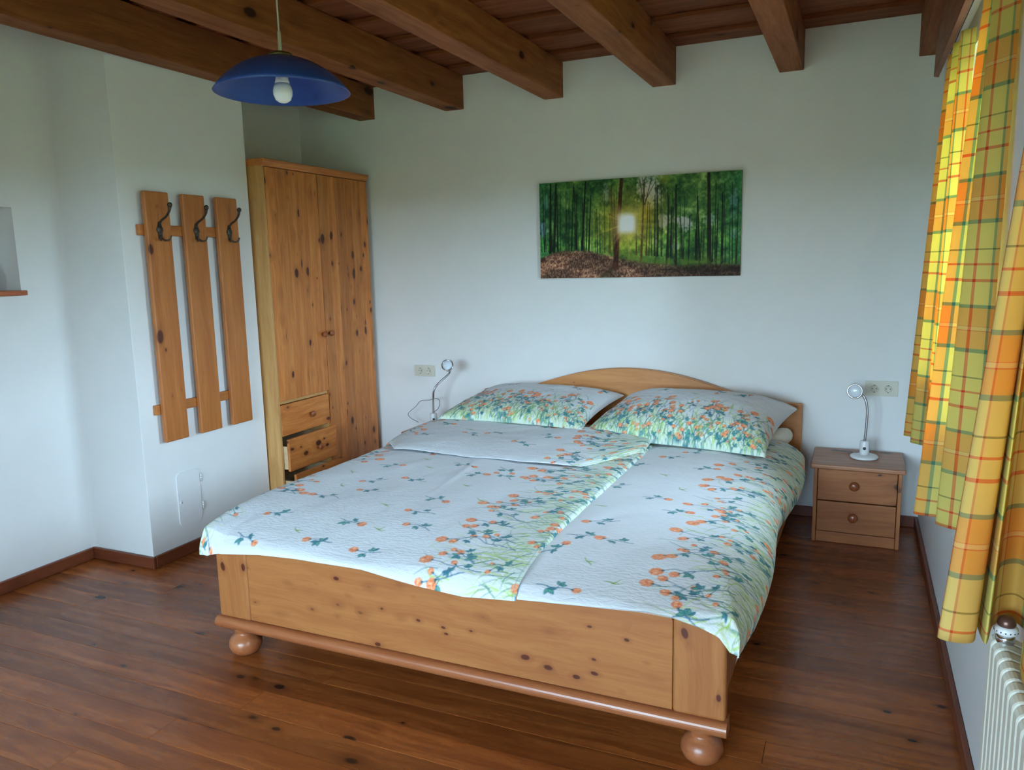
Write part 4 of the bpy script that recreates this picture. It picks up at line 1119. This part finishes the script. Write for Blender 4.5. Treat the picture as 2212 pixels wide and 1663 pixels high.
# far curtain of the near window, above the radiator
curtain([(0.33, 1.00), (0.29, 1.08), (0.335, 1.16), (0.29, 1.25), (0.335, 1.34), (0.305, 1.42), (0.34, 1.50), (0.345, 1.54), (0.335, 1.585), (0.312, 1.60), (0.320, 1.635), (0.342, 1.70), (0.338, 1.672), (0.312, 1.674), (0.345, 1.78)],
        [(0.27, 1.00), (0.245, 1.10), (0.31, 1.20), (0.272, 1.32), (0.335, 1.42), (0.300, 1.52), (0.314, 1.64), (0.344, 1.72), (0.325, 1.80), (0.286, 1.77), (0.258, 1.67), (0.252, 1.78), (0.236, 1.668), (0.176, 1.674), (0.27, 1.82)], 2.27, 0.742, 0, 0.28, 'orange and yellow plaid curtain hanging in front of the radiator')
pel = empty('curtain_pelmet', (0.3, 1.5, 2.28), 'long brown wooden curtain pelmet under the wall beam', 'pelmet')
prism('pelmet_board', [(0.272, 2.293), (0.292, 2.288), (0.296, ZB-0.001), (0.277, ZB-0.001)], 'y', -1.0, 4.12, wood('pelmet', 'y'), pel, bev=0.003)
box('track_board', 0.297, W-0.001, -1.0, 4.10, 2.385, 2.40, M_WHITE, pel)
box('curtain_track', 0.310, 0.345, -1.0, 4.08, 2.372, 2.3845, M_WHITE, pel)
box('track_groove', 0.324, 0.328, -1.0, 4.07, 2.371, 2.3725, M_DARK, pel)

# ------------------------------------------------------------------ radiator
def radiator():
    yf = 1.757; x0, x1 = 0.276, 0.339; z0, z1 = 0.13, 0.731; n = 26; pit = 0.0405
    e = empty('radiator', (0.31, yf-n*pit/2, z0), 'cream sectional radiator under the near window', 'radiator')
    fin = None
    for k in range(n):
        yc = yf-0.016-k*pit
        # section outline in xz with a rounded front shoulder
        o_ = [(x0, z0+0.02), (x0+0.02, z0), (x1, z0), (x1, z1-0.014)]
        for j in range(6):
            a = R(75+105*j/5); o_.append((x0+0.018+0.018*math.cos(a), z1-0.018+0.018*math.sin(a)))
        if fin is None:
            f = prism('section', o_, 'y', yc-0.0188, yc+0.0188, M_RAD, e, bev=0.006); fin = f
        else:
            f = fin.copy(); COL.objects.link(f); f.parent = e; f.location = fin.location+Vector((0, -k*pit, 0))
    for z in (z0+0.05, z1-0.06):
        tube('header_pipe', [(0.312, yf-0.01, z), (0.312, yf-n*pit+0.03, z)], 0.018, M_RAD, e, 14)
    vb = Vector((0.300, 1.722, z1-0.012))
    va = lathe('valve_body', [(0.011, 0), (0.013, 0.004), (0.0165, 0.011), (0.0175, 0.020), (0.014, 0.027)], vb, M_CHROME, e, seg=20)
    lathe('valve_ring', [(0.014, 0.026), (0.0205, 0.030), (0.0222, 0.036), (0.0205, 0.042), (0.016, 0.045)], vb, M_WHITE, va, seg=24)
    for k in range(9):
        a = R(150+k*22); c = Vector((math.cos(a), math.sin(a), 0))
        p = vb+Vector((0, 0, 0.0360))+c*0.0220
        lathe('scale_mark', [(0.0016, 0), (0.0012, 0.0006), (0, 0.0007)], p, M_DARK, va, axis=c, seg=6)
    lathe('valve_cap', [(0.0155, 0.044), (0.017, 0.050), (0.014, 0.060), (0.008, 0.064), (0, 0.065)], vb, plain('bronze_cap', (0.16, 0.08, 0.06), 0.35, metal=0.6), va, seg=20)
    tube('supply_pipe', [(0.312, yf-0.03, z0+0.05), (0.312, yf-0.03, 0.002)], 0.009, M_RAD, e, 10)
    for yb_ in (yf-0.15, yf-n*pit+0.15):
        box('wall_bracket', x1-0.004, W-0.001, yb_-0.015, yb_+0.015, 0.55, 0.60, M_RAD, e)
radiator()
